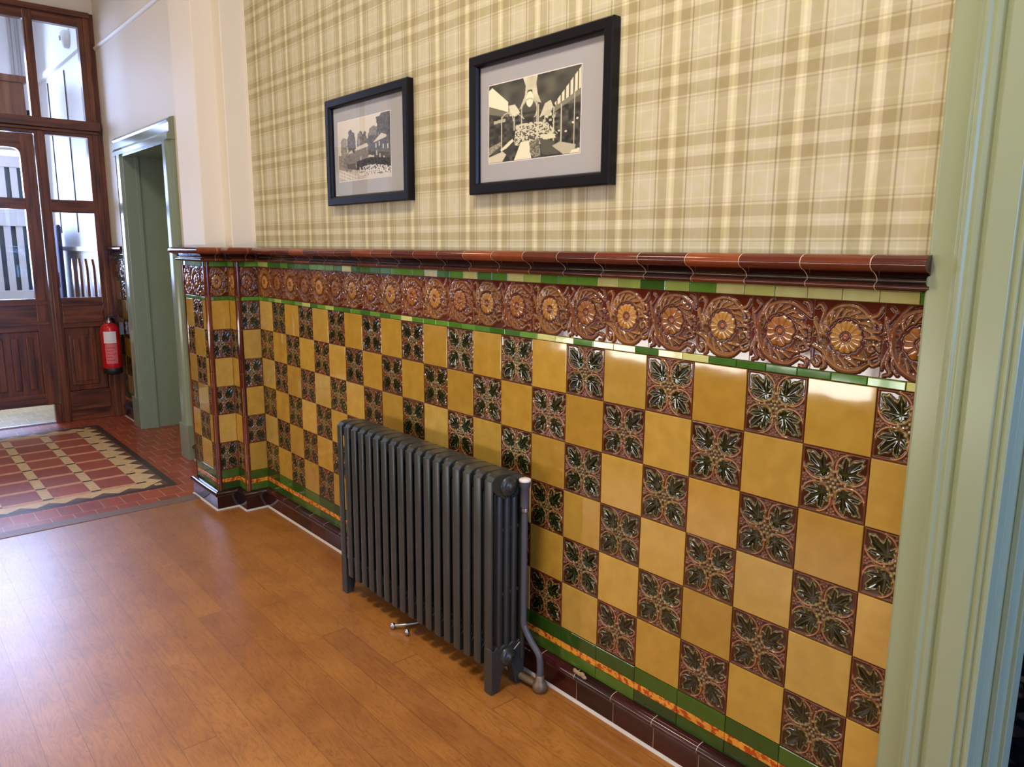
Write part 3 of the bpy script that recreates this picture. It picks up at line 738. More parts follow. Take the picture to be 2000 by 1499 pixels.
# right-hand architrave of the next doorway
d3 = empty('door_2', (0, 0, 0), True)
XE = 3.482; YD = .19
prof = [(XR, .0), (XR, -.020), (XR + .006, -.026), (3.352, -.026), (3.358, -.032), (3.364, -.042), (3.371, -.045), (3.377, -.040), (3.384, -.043), (3.392, -.040), (3.398, -.034), (3.404, -.040), (3.409, -.046),
        (3.452, -.046), (3.456, -.040), (3.461, -.044), (3.466, -.046), (3.470, -.040), (3.475, -.045), (XE, -.042), (XE, .0)]
n = len(prof); V = [(x, y, 0) for x, y in prof] + [(x, y, CEIL - .9) for x, y in prof]
b = Buf(); b.add(V, [(i, (i + 1) % n, n + (i + 1) % n, n + i) for i in range(n)] + [tuple(range(n, 2 * n))])
b.build('architrave_leg', M['sage_paint'], d3, bevel=.0012)
b = Buf(); b.box((3.33, 0, 0), (XE, YD, 2.85)); b.box((XE, .055, 0), (XE + .012, YD, 2.85)); b.box((XE, .12, 0), (XE + .02, YD - .02, 2.85))
b.build('jamb_lining', M['sage_paint'], d3, bevel=.002)
b = Buf(); b.box((3.30, -.045, 2.72), (4.62, .19, 2.87)); b.box((4.45, -.045, 0), (4.62, .19, 2.72)); b.build('architrave_head', M['sage_paint'], d3, bevel=.003)
b = Buf(); b.box((3.33, .0, 2.85), (4.6, .2, CEIL)); b.box((4.6, 0, 0), (7.6, .2, CEIL)); struct(b.build('wall_side', M['cream_paint']))
b = Buf(); b.add([(3.2, .0, .0), (7, .0, .0), (7, 5.5, .0), (.5, 5.5, .0), (.5, .2, .0), (3.2, .2, 0)], [(0, 1, 2, 3, 4, 5)]); b.box((.5, 0.2, -.1), (7, 5.5, -.002)); struct(b.build('floor_carpet', M['carpet']))
b = Buf(); b.box((.4, .2, 0), (.5, 5.5, 3)); b.box((.4, 5.5, 0), (7, 5.6, 3)); b.box((7, .2, 0), (7.1, 5.5, 3)); b.box((.4, .2, 3), (7.1, 5.6, 3.1)); struct(b.build('wall_next_room', M['dark_wall']))

# opposite wall with low windows, end walls, ceiling
b = Buf()
b.box((-5.3, YO - .12, 0), (7.6, YO, .54)); b.box((-5.3, YO - .12, .79), (7.6, YO, CEIL)); b.box((-5.3, YO - .12, .54), (-.75, YO, .79)); b.box((2.7, YO - .12, .54), (7.6, YO, .79))
wo = struct(b.build('wall_opposite', M['cream_paint']))
b = Buf(); b.box((-2.9, YO, 0), (7.5, YO + .012, .53)); b.box((-2.9, YO, .80), (7.5, YO + .012, 1.38)); b.box((-2.9, YO, 1.38), (7.5, YO + .05, 1.41)); b.build('dado_panel', mat_plain('brown_glazed_dado', srgb(120, 74, 30), .2), wo)
w2 = empty('window_2', (0, 0, 0), True)
b = Buf(); b.box((-.75, YO - .07, .54), (2.7, YO - .03, .56)); b.box((-.75, YO - .07, .77), (2.7, YO - .03, .79))
for x in np.linspace(-.75, 2.66, 6): b.box((x, YO - .07, .54), (x + .04, YO - .03, .79))
b.build('window_frame', M['white_paint'], w2); b = Buf(); b.box((-.75, YO - .052, .56), (2.7, YO - .048, .77)); b.build('pane', M['glass'], w2)
b = Buf(); b.box((7.5, YO, 0), (7.6, 0, .75)); b.box((7.5, YO, 2.75), (7.6, 0, CEIL)); b.box((7.5, YO, .75), (7.6, -2.2, 2.75)); b.box((7.5, -.6, .75), (7.6, 0, 2.75)); struct(b.build('wall_end', M['cream_paint']))
b = Buf(); b.box((7.5, -2.2, .75), (7.55, -2.14, 2.75)); b.box((7.5, -.66, .75), (7.55, -.6, 2.75)); b.box((7.5, -2.2, .75), (7.55, -.6, .81)); b.box((7.5, -2.2, 2.69), (7.55, -.6, 2.75)); b.box((7.5, -2.2, 1.72), (7.55, -.6, 1.77)); struct(b.build('window_3', M['white_paint']))
b = Buf(); b.box((-5.4, YO - .12, CEIL), (7.6, .3, CEIL + .1)); struct(b.build('ceiling', M['ceiling']))

# ------------------------------------------------------------------ encaustic pavement
b = Buf(); b.add([(-5.3, YO, .001), (-2.98, YO, .001), (-2.98, 0, .001), (-5.3, 0, .001)], [(0, 1, 2, 3)]); struct(b.build('floor_porch', M['cream_tiles']))
b = Buf(); b.box((-3.0, -2.40, 0), (-2.965, -.45, .012)); struct(b.build('trim_door_bar', M['steel']))
rug = Buf(); z0 = .0006
def quad(x0, x1, y0, y1, z, c): rug.add([(x0, y0, z), (x1, y0, z), (x1, y1, z), (x0, y1, z)], [(0, 1, 2, 3)], c[:3])
GREY, TAUPE, CREAM, REDB, PEACH, DK = srgb(66, 52, 46), srgb(104, 76, 62), srgb(220, 190, 142), srgb(162, 84, 60), srgb(214, 158, 120), srgb(54, 40, 42)
RY0, RY1, RX0, RX1 = -2.55, -.275, -2.685, -.70
quad(RX0, RX1, RY0, RY1, z0, GREY)
quad(RX0 + .04, RX1 - .04, RY0 + .04, RY1 - .04, z0 * 2, TAUPE)
dx, dy = .2365, .2435
xs = [-.869 - dx * k_ for k_ in range(8)]; ys = [-.435 - dy * k_ for k_ in range(9)]
cx0, cx1, cy0, cy1 = xs[-1] - .07, xs[0] + .07, ys[-1] - .05, ys[0] + .05
quad(cx0, cx1, cy0, cy1, z0 * 3, CREAM)
def tri(a, b_, c): rug.add([(*a, z0 * 3), (*b_, z0 * 3), (*c, z0 * 3)], [(0, 1, 2)], CREAM[:3])
nt = int(round((cx1 - cx0) / .1365)); st_ = (cx1 - cx0) / nt
for i in range(nt):
    a = cx0 + i * st_
    tri((a, cy1), (a + st_, cy1), (a + st_ * .62, cy1 + .066)); tri((a + st_, cy0), (a, cy0), (a + st_ * .38, cy0 - .066))
nt = int(round((cy1 - cy0) / .1345)); st_ = (cy1 - cy0) / nt
for i in range(nt):
    a = cy0 + i * st_
    tri((cx1, a), (cx1 + .058, a + st_ * .5), (cx1, a + st_)); tri((cx0, a + st_), (cx0 - .058, a + st_ * .5), (cx0, a))
for sx, sy in ((1, 1), (1, -1), (-1, 1), (-1, -1)):
    X_ = cx1 if sx > 0 else cx0; Y_ = cy1 if sy > 0 else cy0
    quad(min(X_, X_ + sx * .04), max(X_, X_ + sx * .04), min(Y_, Y_ + sy * .04), max(Y_, Y_ + sy * .04), z0 * 3, CREAM)
for j in range(len(ys)):
    for i, x in enumerate(xs):
        quad(x - .011, x + .011, ys[j] - .027, ys[j] + .027, z0 * 5, DK)
        if j < len(ys) - 1:
            quad(x - .021, x + .021, ys[j + 1] + .027, ys[j] - .027, z0 * 4, PEACH)
            if i < len(xs) - 1:
                f_ = random.uniform(.85, 1.12); c = tuple(v * f_ for v in REDB[:3])
                quad(xs[i + 1] + .021, x - .021, ys[j + 1] + .027, ys[j] - .027, z0 * 4, c)
rug.build('encaustic_pattern', M['pavement'], floor_t)

# ------------------------------------------------------------------ glazed mahogany screen and doors
scr = empty('window_1', (0, 0, 0), True)
YC = -1.41
XF, XB = XS + .0, XS - .07
def m2(fn):
    for s_ in (1, -1):
        fn(lambda y: y if s_ > 0 else 2 * YC - y)
fr = Buf(); frh = Buf()
def f1(g):
    fr.box((XB, g(.012), 0), (XF, g(-.11), 3.172)); fr.box((XF, g(-.035), 0), (XF + .012, g(-.075), 3.17))
    fr.box((XB, g(-.40), 0), (XF, g(-.472), 2.36)); fr.box((XB, g(-.47), 0), (XF - .01, g(-.515), .156)); fr.box((XF, g(-.415), 0), (XF + .014, g(-.455), 2.27))
    fr.box((XB, g(-.41), 2.30), (XF, g(-.472), 3.17)); fr.box((XF, g(-.425), 2.36), (XF + .012, g(-.458), 3.07))
    frh.box((XB + .003, g(-.10), 1.665), (XF - .003, g(-.41), 1.762)); frh.box((XB + .003, g(-.10), .76), (XF - .003, g(-.41), 1.0)); frh.box((XF, g(-.11), .935), (XF + .014, g(-.40), .955)); frh.box((XF, g(-.11), .80), (XF + .010, g(-.40), .90))
    frh.box((XB + .003, g(-.10), 0), (XF - .003, g(-.41), .245)); frh.box((XF, g(-.11), .09), (XF + .012, g(-.40), .235))
m2(f1)
frh.box((XB + .003, -.03, 3.06), (XF - .003, 2 * YC + .03, 3.17)); frh.box((XF, -.03, 3.13), (XF + .03, 2 * YC + .03, 3.17))
frh.box((XB + .003, -.03, 2.245), (XF - .003, 2 * YC + .03, 2.36)); frh.box((XF, -.02, 2.293), (XF + .05, 2 * YC + .02, 2.363)); frh.box((XF, -.03, 2.27), (XF + .03, 2 * YC + .03, 2.293))
fr.box((XB, YC - .03, 2.36), (XF, YC + .03, 3.06))
fr.build('screen_posts', M['mahogany'], scr, bevel=.004); frh.build('screen_rails', M['mahogany_h'], scr, bevel=.004)
def f2(g):
    pb = Buf(); pb.box((XB + .015, g(-.11), .245), (XF - .022, g(-.40), .76)); pb.box((XF - .03, g(-.175), .29), (XF - .010, g(-.37), .70)); pb.box((XF - .02, g(-.20), .32), (XF - .004, g(-.345), .67))
    pb.build('lower_panel', M['mahogany'], scr, bevel=.006)
    for z0_, z1_ in ((1.0, 1.665), (1.762, 2.245)):
        q = Buf(); q.box((XS - .04, g(-.11), z0_), (XS - .035, g(-.40), z1_)); q.build('pane', M['glass'], scr)
    q = Buf(); q.box((XS - .04, g(-.11), 2.36), (XS - .035, g(-.41), 3.06)); q.build('pane', M['glass'], scr)
    q = Buf(); q.box((XS - .04, g(-.472), 2.36), (XS - .035, g(-1.38), 3.06)); q.build('pane', M['glass'], scr)
m2(f2)
def leaf(name, s_):
    g = (lambda y: y) if s_ > 0 else (lambda y: 2 * YC - y)
    d = empty(name, (0, 0, 0), True)
    v = Buf(); v.box((XB, g(-.478), .157), (XF, g(-.573), 2.238)); v.box((XB, g(-1.31), .157), (XF, g(-1.405), 2.238))
    v.build('stiles', M['mahogany'], d, bevel=.004)
    h = Buf(); h.box((XB + .003, g(-.57), 2.132), (XF - .003, g(-1.31), 2.238)); h.box((XB + .003, g(-.57), 1.68), (XF - .003, g(-1.31), 1.763)); h.box((XB + .003, g(-.57), .75), (XF - .003, g(-1.31), 1.0)); h.box((XB + .003, g(-.57), .158), (XF - .003, g(-1.31), .25))
    h.box((XF, g(-.50), .955), (XF + .016, g(-1.39), .985)); h.box((XF, g(-.50), .80), (XF + .01, g(-1.39), .82)); h.box((XF, g(-.56), .175), (XF + .012, g(-1.32), .215))
    # rounded upper corners of the glazed light
    for yc, dr in ((-.573, -1), (-1.31, 1)):
        R_ = .05; pts = [(yc, 2.132)] + [(yc + dr * R_ - dr * R_ * math.cos(t), 2.132 - R_ + R_ * math.sin(t)) for t in np.linspace(0, PI / 2, 8)]
        V = [(XF - .006, g(a), z_) for a, z_ in pts] + [(XB + .006, g(a), z_) for a, z_ in pts]; n_ = len(pts)
        h.add(V, [tuple(range(n_)), tuple(range(n_, 2 * n_))] + [(i, (i + 1) % n_, n_ + (i + 1) % n_, n_ + i) for i in range(n_)])
    h.build('rails', M['mahogany_h'], d, bevel=.004)
    p_ = Buf(); p_.box((XB + .015, g(-.57), .24), (XF - .025, g(-1.31), .75))
    for i in range(7): 
        y_ = -.615 - i * .1; p_.box((XF - .03, g(y_), .29), (XF - .006, g(y_ - .05), .70))
    p_.build('linenfold_panel', M['mahogany'], d, bevel=.006)
    for z0_, z1_ in ((1.0, 1.68), (1.763, 2.132)):
        q = Buf(); q.box((XS - .04, g(-.573), z0_), (XS - .035, g(-1.31), z1_)); q.build('pane', M['glass'], d)
leaf('door_3', 1); leaf('door_4', -1)
b = Buf(); b.box((XS - .10, YO, 3.17), (XS, 0, CEIL)); b.box((XS - .10, YO, 0), (XS, 2 * YC + .03, CEIL)); struct(b.build('wall_screen', M['cream_paint']))

# ------------------------------------------------------------------ porch beyond the screen
b = Buf(); b.box((-5.3, 0, 0), (XS - .1, .1, CEIL)); b.box((-5.3, -.03, 3.0), (XS - .1, 0, 3.05)); b.box((-5.3, -.03, 1.36), (XS - .1, 0, 1.40)); struct(b.build('wall_porch', M['white_paint']))
b = Buf()
b.box((-5.4, YO, 2.75), (-5.3, 0, CEIL)); b.box((-5.4, YO, 0), (-5.3, -2.45, 2.75)); b.box((-5.4, -.1, 0), (-5.3, 0, 2.75)); struct(b.build('wall_front', M['white_paint']))
fd = empty('door_5', (0, 0, 0), True)
b = Buf()
for y0, y1 in ((-.10, -.16), (-1.36, -1.46), (-2.36, -2.45)): b.box((-5.37, y0, 0), (-5.31, y1, 2.75))
b.box((-5.37, -2.45, 0), (-5.31, -.10, .95)); b.box((-5.37, -2.45, 2.18), (-5.31, -.10, 2.30)); b.box((-5.37, -2.45, 2.66), (-5.31, -.10, 2.75)); b.box((-5.37, -2.45, 1.60), (-5.31, -.10, 1.72)); b.box((-5.37, -2.45, 1.72), (-5.31, -.10, 1.78))
b.build('door_frame', M['white_paint'], fd, bevel=.004)
b = Buf()
for i in range(11): b.box((-5.35, -.16 - .105 * i - .045 * (i > 0) * 0, .95), (-5.33, -.16 - .105 * i - .06, 2.18)); b.box((-5.35, -1.46 - .085 * i, .95), (-5.33, -1.46 - .085 * i - .05, 2.18))
b.build('door_boards', M['white_paint'], fd)
b = Buf(); b.box((-5.385, -2.45, .95), (-5.36, -.10, 2.18)); b.build('dark_slots', M['bluegrey'], fd)
b = Buf(); b.box((-5.345, -2.45, 2.30), (-5.34, -.10, 2.66)); b.build('pane', M['glass'], fd)

o = empty('alarm_bell', (-3.84, -.03, 3.16)); tag(o, 'small round white alarm sounder high on the porch wall', 'alarm')
b = Buf(); lathe(b, (-3.84, -.001, 3.16), [(.075, 0), (.075, -.03), (.05, -.055), (.012, -.06)], 24, 'Y'); part(b, 'housing', M['white_paint'], o)
b = Buf(); lathe(b, (-3.84, -.06, 3.16), [(.02, 0), (.02, -.006), (0.0, -.007)], 16, 'Y'); part(b, 'cap', M['grey_paint'], o)
for i, x in enumerate((-4.84, -4.09)):
    b = Buf(); tube(b, [(x, -.006, 2.95), (x, -.006, 2.2), (x, -.006, 1.53)], .005, 8)
    tag(b.build('surface_cable', M['cable']), ['thin black cable down the porch wall, further from the right-hand post', 'thin black cable down the porch wall, nearer the right-hand post'][i], 'cable')
o = empty('porch_cabinet', (-4.45, -.44, 2.30)); tag(o, 'brown wooden box with a moulded top seen through the left upper pane', 'cabinet')
b = Buf(); b.box((-4.7, -.62, 2.30), (-4.3, -.29, 2.83)); part(b, 'body', M['brown_wood'], o, bevel=.004)
b = Buf(); b.box((-4.72, -.64, 2.83), (-4.28, -.27, 2.89)); part(b, 'cornice', M['brown_wood'], o, bevel=.006)
b = Buf(); b.box((-4.80, YO, 2.24), (-4.28, -.27, 2.30)); struct(b.build('beam_porch', M['white_paint']))
for i, y in enumerate((-.21, -.15)):
    b = Buf(); tube(b, [(-5.28, y, 2.32), (-5.28, y, 3.0), (-5.28, y, 3.7)], .014, 10); tag(b.build('wall_conduit', M['grey_paint']), ['grey conduit on the porch end wall, the one further from the alarm sounder', 'grey conduit on the porch end wall, the one nearer the alarm sounder'][i], 'conduit')
o = tag(empty('upright_board', (-4.55, -.14, 0)), 'tall dark blue upright board standing in the porch', 'board')
b = Buf(); b.box((-4.90, -.16, .05), (-4.22, -.12, 1.60)); part(b, 'panel', M['navy'], o, bevel=.02)
for x in (-4.84, -4.32):
    b = Buf(); b.box((x, -.26, 0), (x + .04, -.04, .05)); part(b, 'foot', M['navy'], o)
b = Buf(); b.box((-4.50, -.166, 1.02), (-4.30, -.162, 1.16)); part(b, 'notice', M['label_red'], o)
o = tag(empty('picket_barrier', (-3.6, -.12, 0)), 'wooden pointed-slat barrier leaning inside the porch', 'barrier')
for i in range(4):
    x = -3.94 + i * .25; b = Buf(); pts = [(x, .02), (x + .07, .02), (x + .07, 1.22), (x + .035, 1.30), (x, 1.22)]
    V = [(a, -.12, z_) for a, z_ in pts] + [(a, -.10, z_) for a, z_ in pts]
    b.add(V, [(0, 1, 2, 3, 4), (9, 8, 7, 6, 5)] + [(j, (j + 1) % 5, 5 + (j + 1) % 5, 5 + j) for j in range(5)]); part(b, 'slat', M['mahogany'], o)
for z_ in (.35, .85):
    b = Buf(); b.box((-3.98, -.10, z_), (-3.1, -.085, z_ + .07)); part(b, 'rail', M['mahogany'], o)
for x in (-3.98, -3.14):
    b = Buf(); b.box((x, -.13, 0), (x + .04, -.06, .36)); part(b, 'foot', M['mahogany'], o)

# ------------------------------------------------------------------ radiator
RX, RYF = 1.232, -.205
NSEC, PITCH_R = 18, .0557
rad = tag(empty('radiator', (1.70, -.13, 0)), 'dark grey cast iron column radiator standing against the tiled wall', 'radiator')
YCOL = [-.190, -.146, -.110, -.074]
def rounded_box(buf, cx, cy, z0, z1, wx, wy, r, n=4, top=0.0):
    """upright bar with rounded corners and a domed top"""
    ring = []
    for (sx, sy, a0) in ((1, 1, 0), (-1, 1, PI / 2), (-1, -1, PI), (1, -1, 1.5 * PI)):
        for k_ in range(n + 1):
            a = a0 + PI / 2 * k_ / n; ring.append((sx * (wx / 2 - r) + r * math.cos(a), sy * (wy / 2 - r) + r * math.sin(a)))
    lev = [(z0, .85), (z0 + .006, 1.0), (z1 - top, 1.0)]
    if top:
        for t in (.35, .65, .88, 1.0): lev.append((z1 - top + top * math.sin(t * PI / 2), max(.25, math.cos(t * PI / 2 * .85))))
    m_ = len(ring); V = []
    for z_, s_ in lev: V += [(cx + x * s_, cy + y * s_, z_) for x, y in ring]
    F = [(i * m_ + j, i * m_ + (j + 1) % m_, (i + 1) * m_ + (j + 1) % m_, (i + 1) * m_ + j) for i in range(len(lev) - 1) for j in range(m_)]
    F += [tuple(reversed(range(m_))), tuple(range((len(lev) - 1) * m_, len(lev) * m_))]
    buf.add(V, F, (1, 1, 1), 0, True)
def prism_x(buf, pts, x0, x1, smooth=False):
    n_ = len(pts); V = [(x0, y, z_) for y, z_ in pts] + [(x1, y, z_) for y, z_ in pts]
    buf.add(V, [tuple(reversed(range(n_))), tuple(range(n_, 2 * n_))] + [(i, (i + 1) % n_, n_ + (i + 1) % n_, n_ + i) for i in range(n_)])
def section(first, last):
    b = Buf(); w = .0345
    zb = .085
    # front and back flat columns; back one widened to block light in the gaps
    rounded_box(b, 0, -.2005, zb, .715, w, .009, .0035)
    rounded_box(b, 0, -.074, zb, .705, .052, .018, .008)
    for y in (-.163, -.132, -.102): rounded_box(b, 0, y, zb + .01, .70, w * .84, .027, .0125)
    # head: domed top joining the columns
    top = [(-.2036, .690), (-.2036, .702), (-.201, .715), (-.192, .725), (-.175, .730), (-.13, .728), (-.09, .722), (-.072, .712), (-.064, .695), (-.064, .655), (-.082, .645), (-.092, .655), (-.110, .645), (-.128, .657), (-.146, .645), (-.165, .655), (-.180, .665)]
    prism_x(b, top, -w / 2 + .0012, w / 2 - .0012)
    # foot block joining the columns
    prism_x(b, [(-.2036, zb), (-.2036, .135), (-.188, .15), (-.178, .16), (-.165, .150), (-.146, .158), (-.128, .150), (-.110, .158), (-.092, .150), (-.074, .158), (-.064, .15), (-.064, zb), (-.12, zb - .01)], -w / 2 + .0012, w / 2 - .0012)
    # spacing nubs between columns
    for z_ in (.545, .33):
        for y in (-.152, -.120, -.088): lathe(b, (-.011, y, z_), [(.004, 0), (.009, .004), (.009, .018), (.004, .022)], 10, 'X')
    return b
sec0 = section(0, 0).build('section', M['radiator'], rad, bevel=.0035, seg=2)
for i in range(NSEC):
    x = RX + i * PITCH_R + (.0)
    o = sec0 if i == 0 else sec0.copy()
    if i: COL.objects.link(o)
    o.parent = rad; o.location = (x - 1.70, .13, 0)
for z_, nm in ((.688, 'upper_hub'), (.115, 'lower_hub')):
    b = Buf(); tube(b, [(RX, -.135, z_), (RX + PITCH_R * 17, -.135, z_)], .034 if z_ > .5 else .030, 24)
    part(b, nm, M['radiator'], rad)
b = Buf()                                       # upper skin between sections, tops nearly touch at the back
for i in range(NSEC - 1):
    x0 = RX + i * PITCH_R + .016
    prism_x(b, [(-.188, .690), (-.184, .716), (-.172, .7265), (-.13, .727), (-.09, .7205), (-.074, .712), (-.066, .70), (-.068, .66), (-.15, .66)], x0, x0 + PITCH_R - .032)
part(b, 'top_web', M['radiator'], rad, bevel=.002)
for xl in (RX, RX + PITCH_R * 17):
    for yf in (-1, 1):
        b = Buf(); yy = -.2060 if yf < 0 else -.0630
        s_ = 1 if yf < 0 else -1
        pts = [(yy, .16), (yy, 0), (yy + s_ * .036, 0), (yy + s_ * .046, .05), (yy + s_ * .060, .088), (yy + s_ * .060, .12)] 
        if yf < 0: pts = list(reversed(pts))
        prism_x(b, pts, xl - .0186, xl + .0186); part(b, 'leg', M['radiator'], rad, bevel=.004)
for z_ in (.688, .115):
    b = Buf(); lathe(b, (RX + PITCH_R * 17 + .014, -.135, z_), [(.033, 0), (.033, .008), (.024, .012), (.020, .013), (.013, .014), (.013, .022), (.0, .022)], 6 if z_ < .5 else 24, 'X'); part(b, 'end_plug', M['radiator'], rad)
# pipe

def bez(pts, n=10):
    P_ = [Vector(p) for p in pts]; P_ = [2 * P_[0] - P_[1]] + P_ + [2 * P_[-1] - P_[-2]]; out = []
    for i in range(1, len(P_) - 2):
        for k_ in range(n):
            t = k_ / n; a, b_, c, d = P_[i - 1:i + 3]
            out.append(.5 * ((2 * b_) + (-a + c) * t + (2 * a - 5 * b_ + 4 * c - d) * t * t + (-a + 3 * b_ - 3 * c + d) * t ** 3))
    out.append(P_[-2]); return out
PX, PY = 2.213, -.083
b = Buf(); tube(b, bez([(PX, PY, .66), (PX, PY, .45), (PX, PY, .24), (PX + .004, PY + .002, .205), (PX + .028, PY + .008, .165), (PX + .058, PY + .014, .13), (PX + .064, PY + .016, .10), (PX + .064, PY + .016, .045)], 8), .0105, 16); pipe = part(b, 'riser_pipe', M['pipe_grey'], rad); pipe['label'] = 'grey riser pipe'
def sub(b, nm, m_):
    b.v = [v - np.array(rad.location) for v in b.v]; return b.build(nm, m_, pipe)
b = Buf(); tube(b, [(PX, PY, .615), (PX, PY, .675), (PX, PY, .68), (PX, PY, .698)], [.014, .014, .0175, .0185], 20); sub(b, 'valve_head', M['pipe_grey'])
b = Buf(); lathe(b, (PX, PY, .698), [(.0185, 0), (.019, .002), (.019, .006), (.017, .008), (0, .0085)], 24); sub(b, 'cap', M['label_white'])['label'] = 'white cap'
b = Buf(); tube(b, [(PX, PY, .60), (PX, PY, .612)], .0135, 16); sub(b, 'collar', M['steel'])
b = Buf(); ex, ey = PX + .064, PY + .016
lathe(b, (ex, ey, .0), [(.012, .0), (.02, .004), (.024, .014), (.024, .026), (.019, .036), (.0145, .040), (.0145, .058), (.0, .058)], 20); sub(b, 'elbow', M['valve'])['label'] = 'worn brass elbow'
b = Buf(); tube(b, [(ex, ey, .02), (PX - .02, PY + .003, .024), (2.08, -.075, .026), (1.72, -.085, .022), (1.62, -.10, .022)], .012, 14); sub(b, 'floor_pipe', M['valve'])
b = Buf(); lathe(b, (1.625, -.215, .014), [(.0, -.012), (.008, -.011), (.011, -.002), (.009, .008), (0, .012)], 14); tube(b, [(1.625, -.215, .014), (1.65, -.19, .018), (1.68, -.13, .022)], .006, 10)
lathe(b, (1.70, -.20, .014), [(.0, -.012), (.007, -.011), (.010, -.002), (.008, .008), (0, .012)], 14)
part(b, 'drain_valve', M['steel'], rad)['label'] = 'silver drain valve'


# ------------------------------------------------------------------ framed photographs
def poly(S, T, pts):
    m_ = np.zeros_like(S, bool); n_ = len(pts); j = n_ - 1
    for i in range(n_):
        xi, yi = pts[i]; xj, yj = pts[j]
        c = ((yi > T) != (yj > T)) & (S < (xj - xi) * (T - yi) / (yj - yi + 1e-9) + xi); m_ ^= c; j = i
    return m_
def vnoise(S, T, f, seed):
    r = np.random.default_rng(seed); n_ = int(f) + 3; g = r.random((n_, n_)); x = S * f; y = T * f
    i = np.floor(x).astype(int); j = np.floor(y).astype(int); u = x - i; v = y - j; u = u * u * (3 - 2 * u); v = v * v * (3 - 2 * v)
    return (g[j, i] * (1 - u) + g[j, i + 1] * u) * (1 - v) + (g[j + 1, i] * (1 - u) + g[j + 1, i + 1] * u) * v
def photo_outdoor(S, T):
    I = 222 - 14 * T + 0 * S
    n1 = vnoise(S, T, 16, 1); n2 = vnoise(S, T, 38, 2); n3 = vnoise(S, T, 70, 3)
    I = np.where(T > .80, 176 + 30 * n2, I)
    def blob(cx, cy, rx, ry, v, k=.35):
        nonlocal I
        d = ((S - cx) / rx) ** 2 + ((T - cy) / ry) ** 2 + (n1 - .5) * k * 2 + (n2 - .5) * k; I = np.where(d < 1, v + 46 * (n2 - .5), I)
    blob(.12, .50, .07, .26, 150); blob(.27, .40, .085, .22, 104); blob(.45, .38, .07, .17, 134); blob(.53, .40, .05, .16, 120)
    blob(.72, .34, .13, .20, 128); blob(.90, .20, .15, .24, 88); blob(.66, .48, .13, .16, 92); blob(1.0, .40, .1, .3, 84); blob(.15, .68, .2, .16, 146)
    I = np.where(poly(S, T, [(.10, .62), (.22, .55), (.34, .58), (.36, .75), (.1, .76)]), 128 + 40 * (n3 - .5), I)
    I = np.where(poly(S, T, [(.22, .52), (.27, .50), (.30, .54), (.2, .56)]), 205, I)
    I = np.where(poly(S, T, [(.33, .49), (.59, .47), (.60, .72), (.34, .73)]), 134 + 30 * (n3 - .5), I)
    I = np.where(poly(S, T, [(.33, .50), (.40, .46), (.57, .42), (.60, .48), (.36, .52)]), 212, I)
    I = np.where(poly(S, T, [(.70, .44), (.93, .38), (1, .38), (1, .78), (.70, .74)]), 92 + 34 * (n3 - .5), I)
    I = np.where(poly(S, T, [(.68, .44), (.84, .31), (.93, .35), (.93, .385)]), 212, I)
    for wx, wy in ((.74, .49), (.80, .47), (.87, .52), (.95, .53), (.75, .61), (.81, .66), (.88, .71), (.59, .69), (.45, .66)):
        I = np.where((abs(S - wx) < .012) & (abs(T - wy) < .035), 196, I)
    I = np.where(poly(S, T, [(.36, .70), (.62, .66), (1, .72), (1, .88), (.36, .84)]), 62 + 60 * (n3 - .5), I)
    cr = poly(S, T, [(.42, .80), (.70, .78), (1, .84), (1, .99), (.40, .93)]); I = np.where(cr & (n3 > .46), 218, I); I = np.where(cr & (n3 < .3), 84, I)
    I = np.where(poly(S, T, [(.60, .93), (1, .97), (1, 1), (.5, 1)]), 208, I)
    I = np.where(poly(S, T, [(.16, .72), (.34, .72), (.36, .84), (.18, .80)]), 96, I)
    for k_ in range(3):
        I = np.where(np.abs(T - (.80 + .055 * k_ + .42 * S)) < .010 * (S < .36), 222, I)
    for k_ in range(7): I = np.where((np.abs(S - (.03 + .055 * k_)) < .005) & (T > .78 + .40 * S) & (T < .93 + .40 * S), 224, I)
    return I
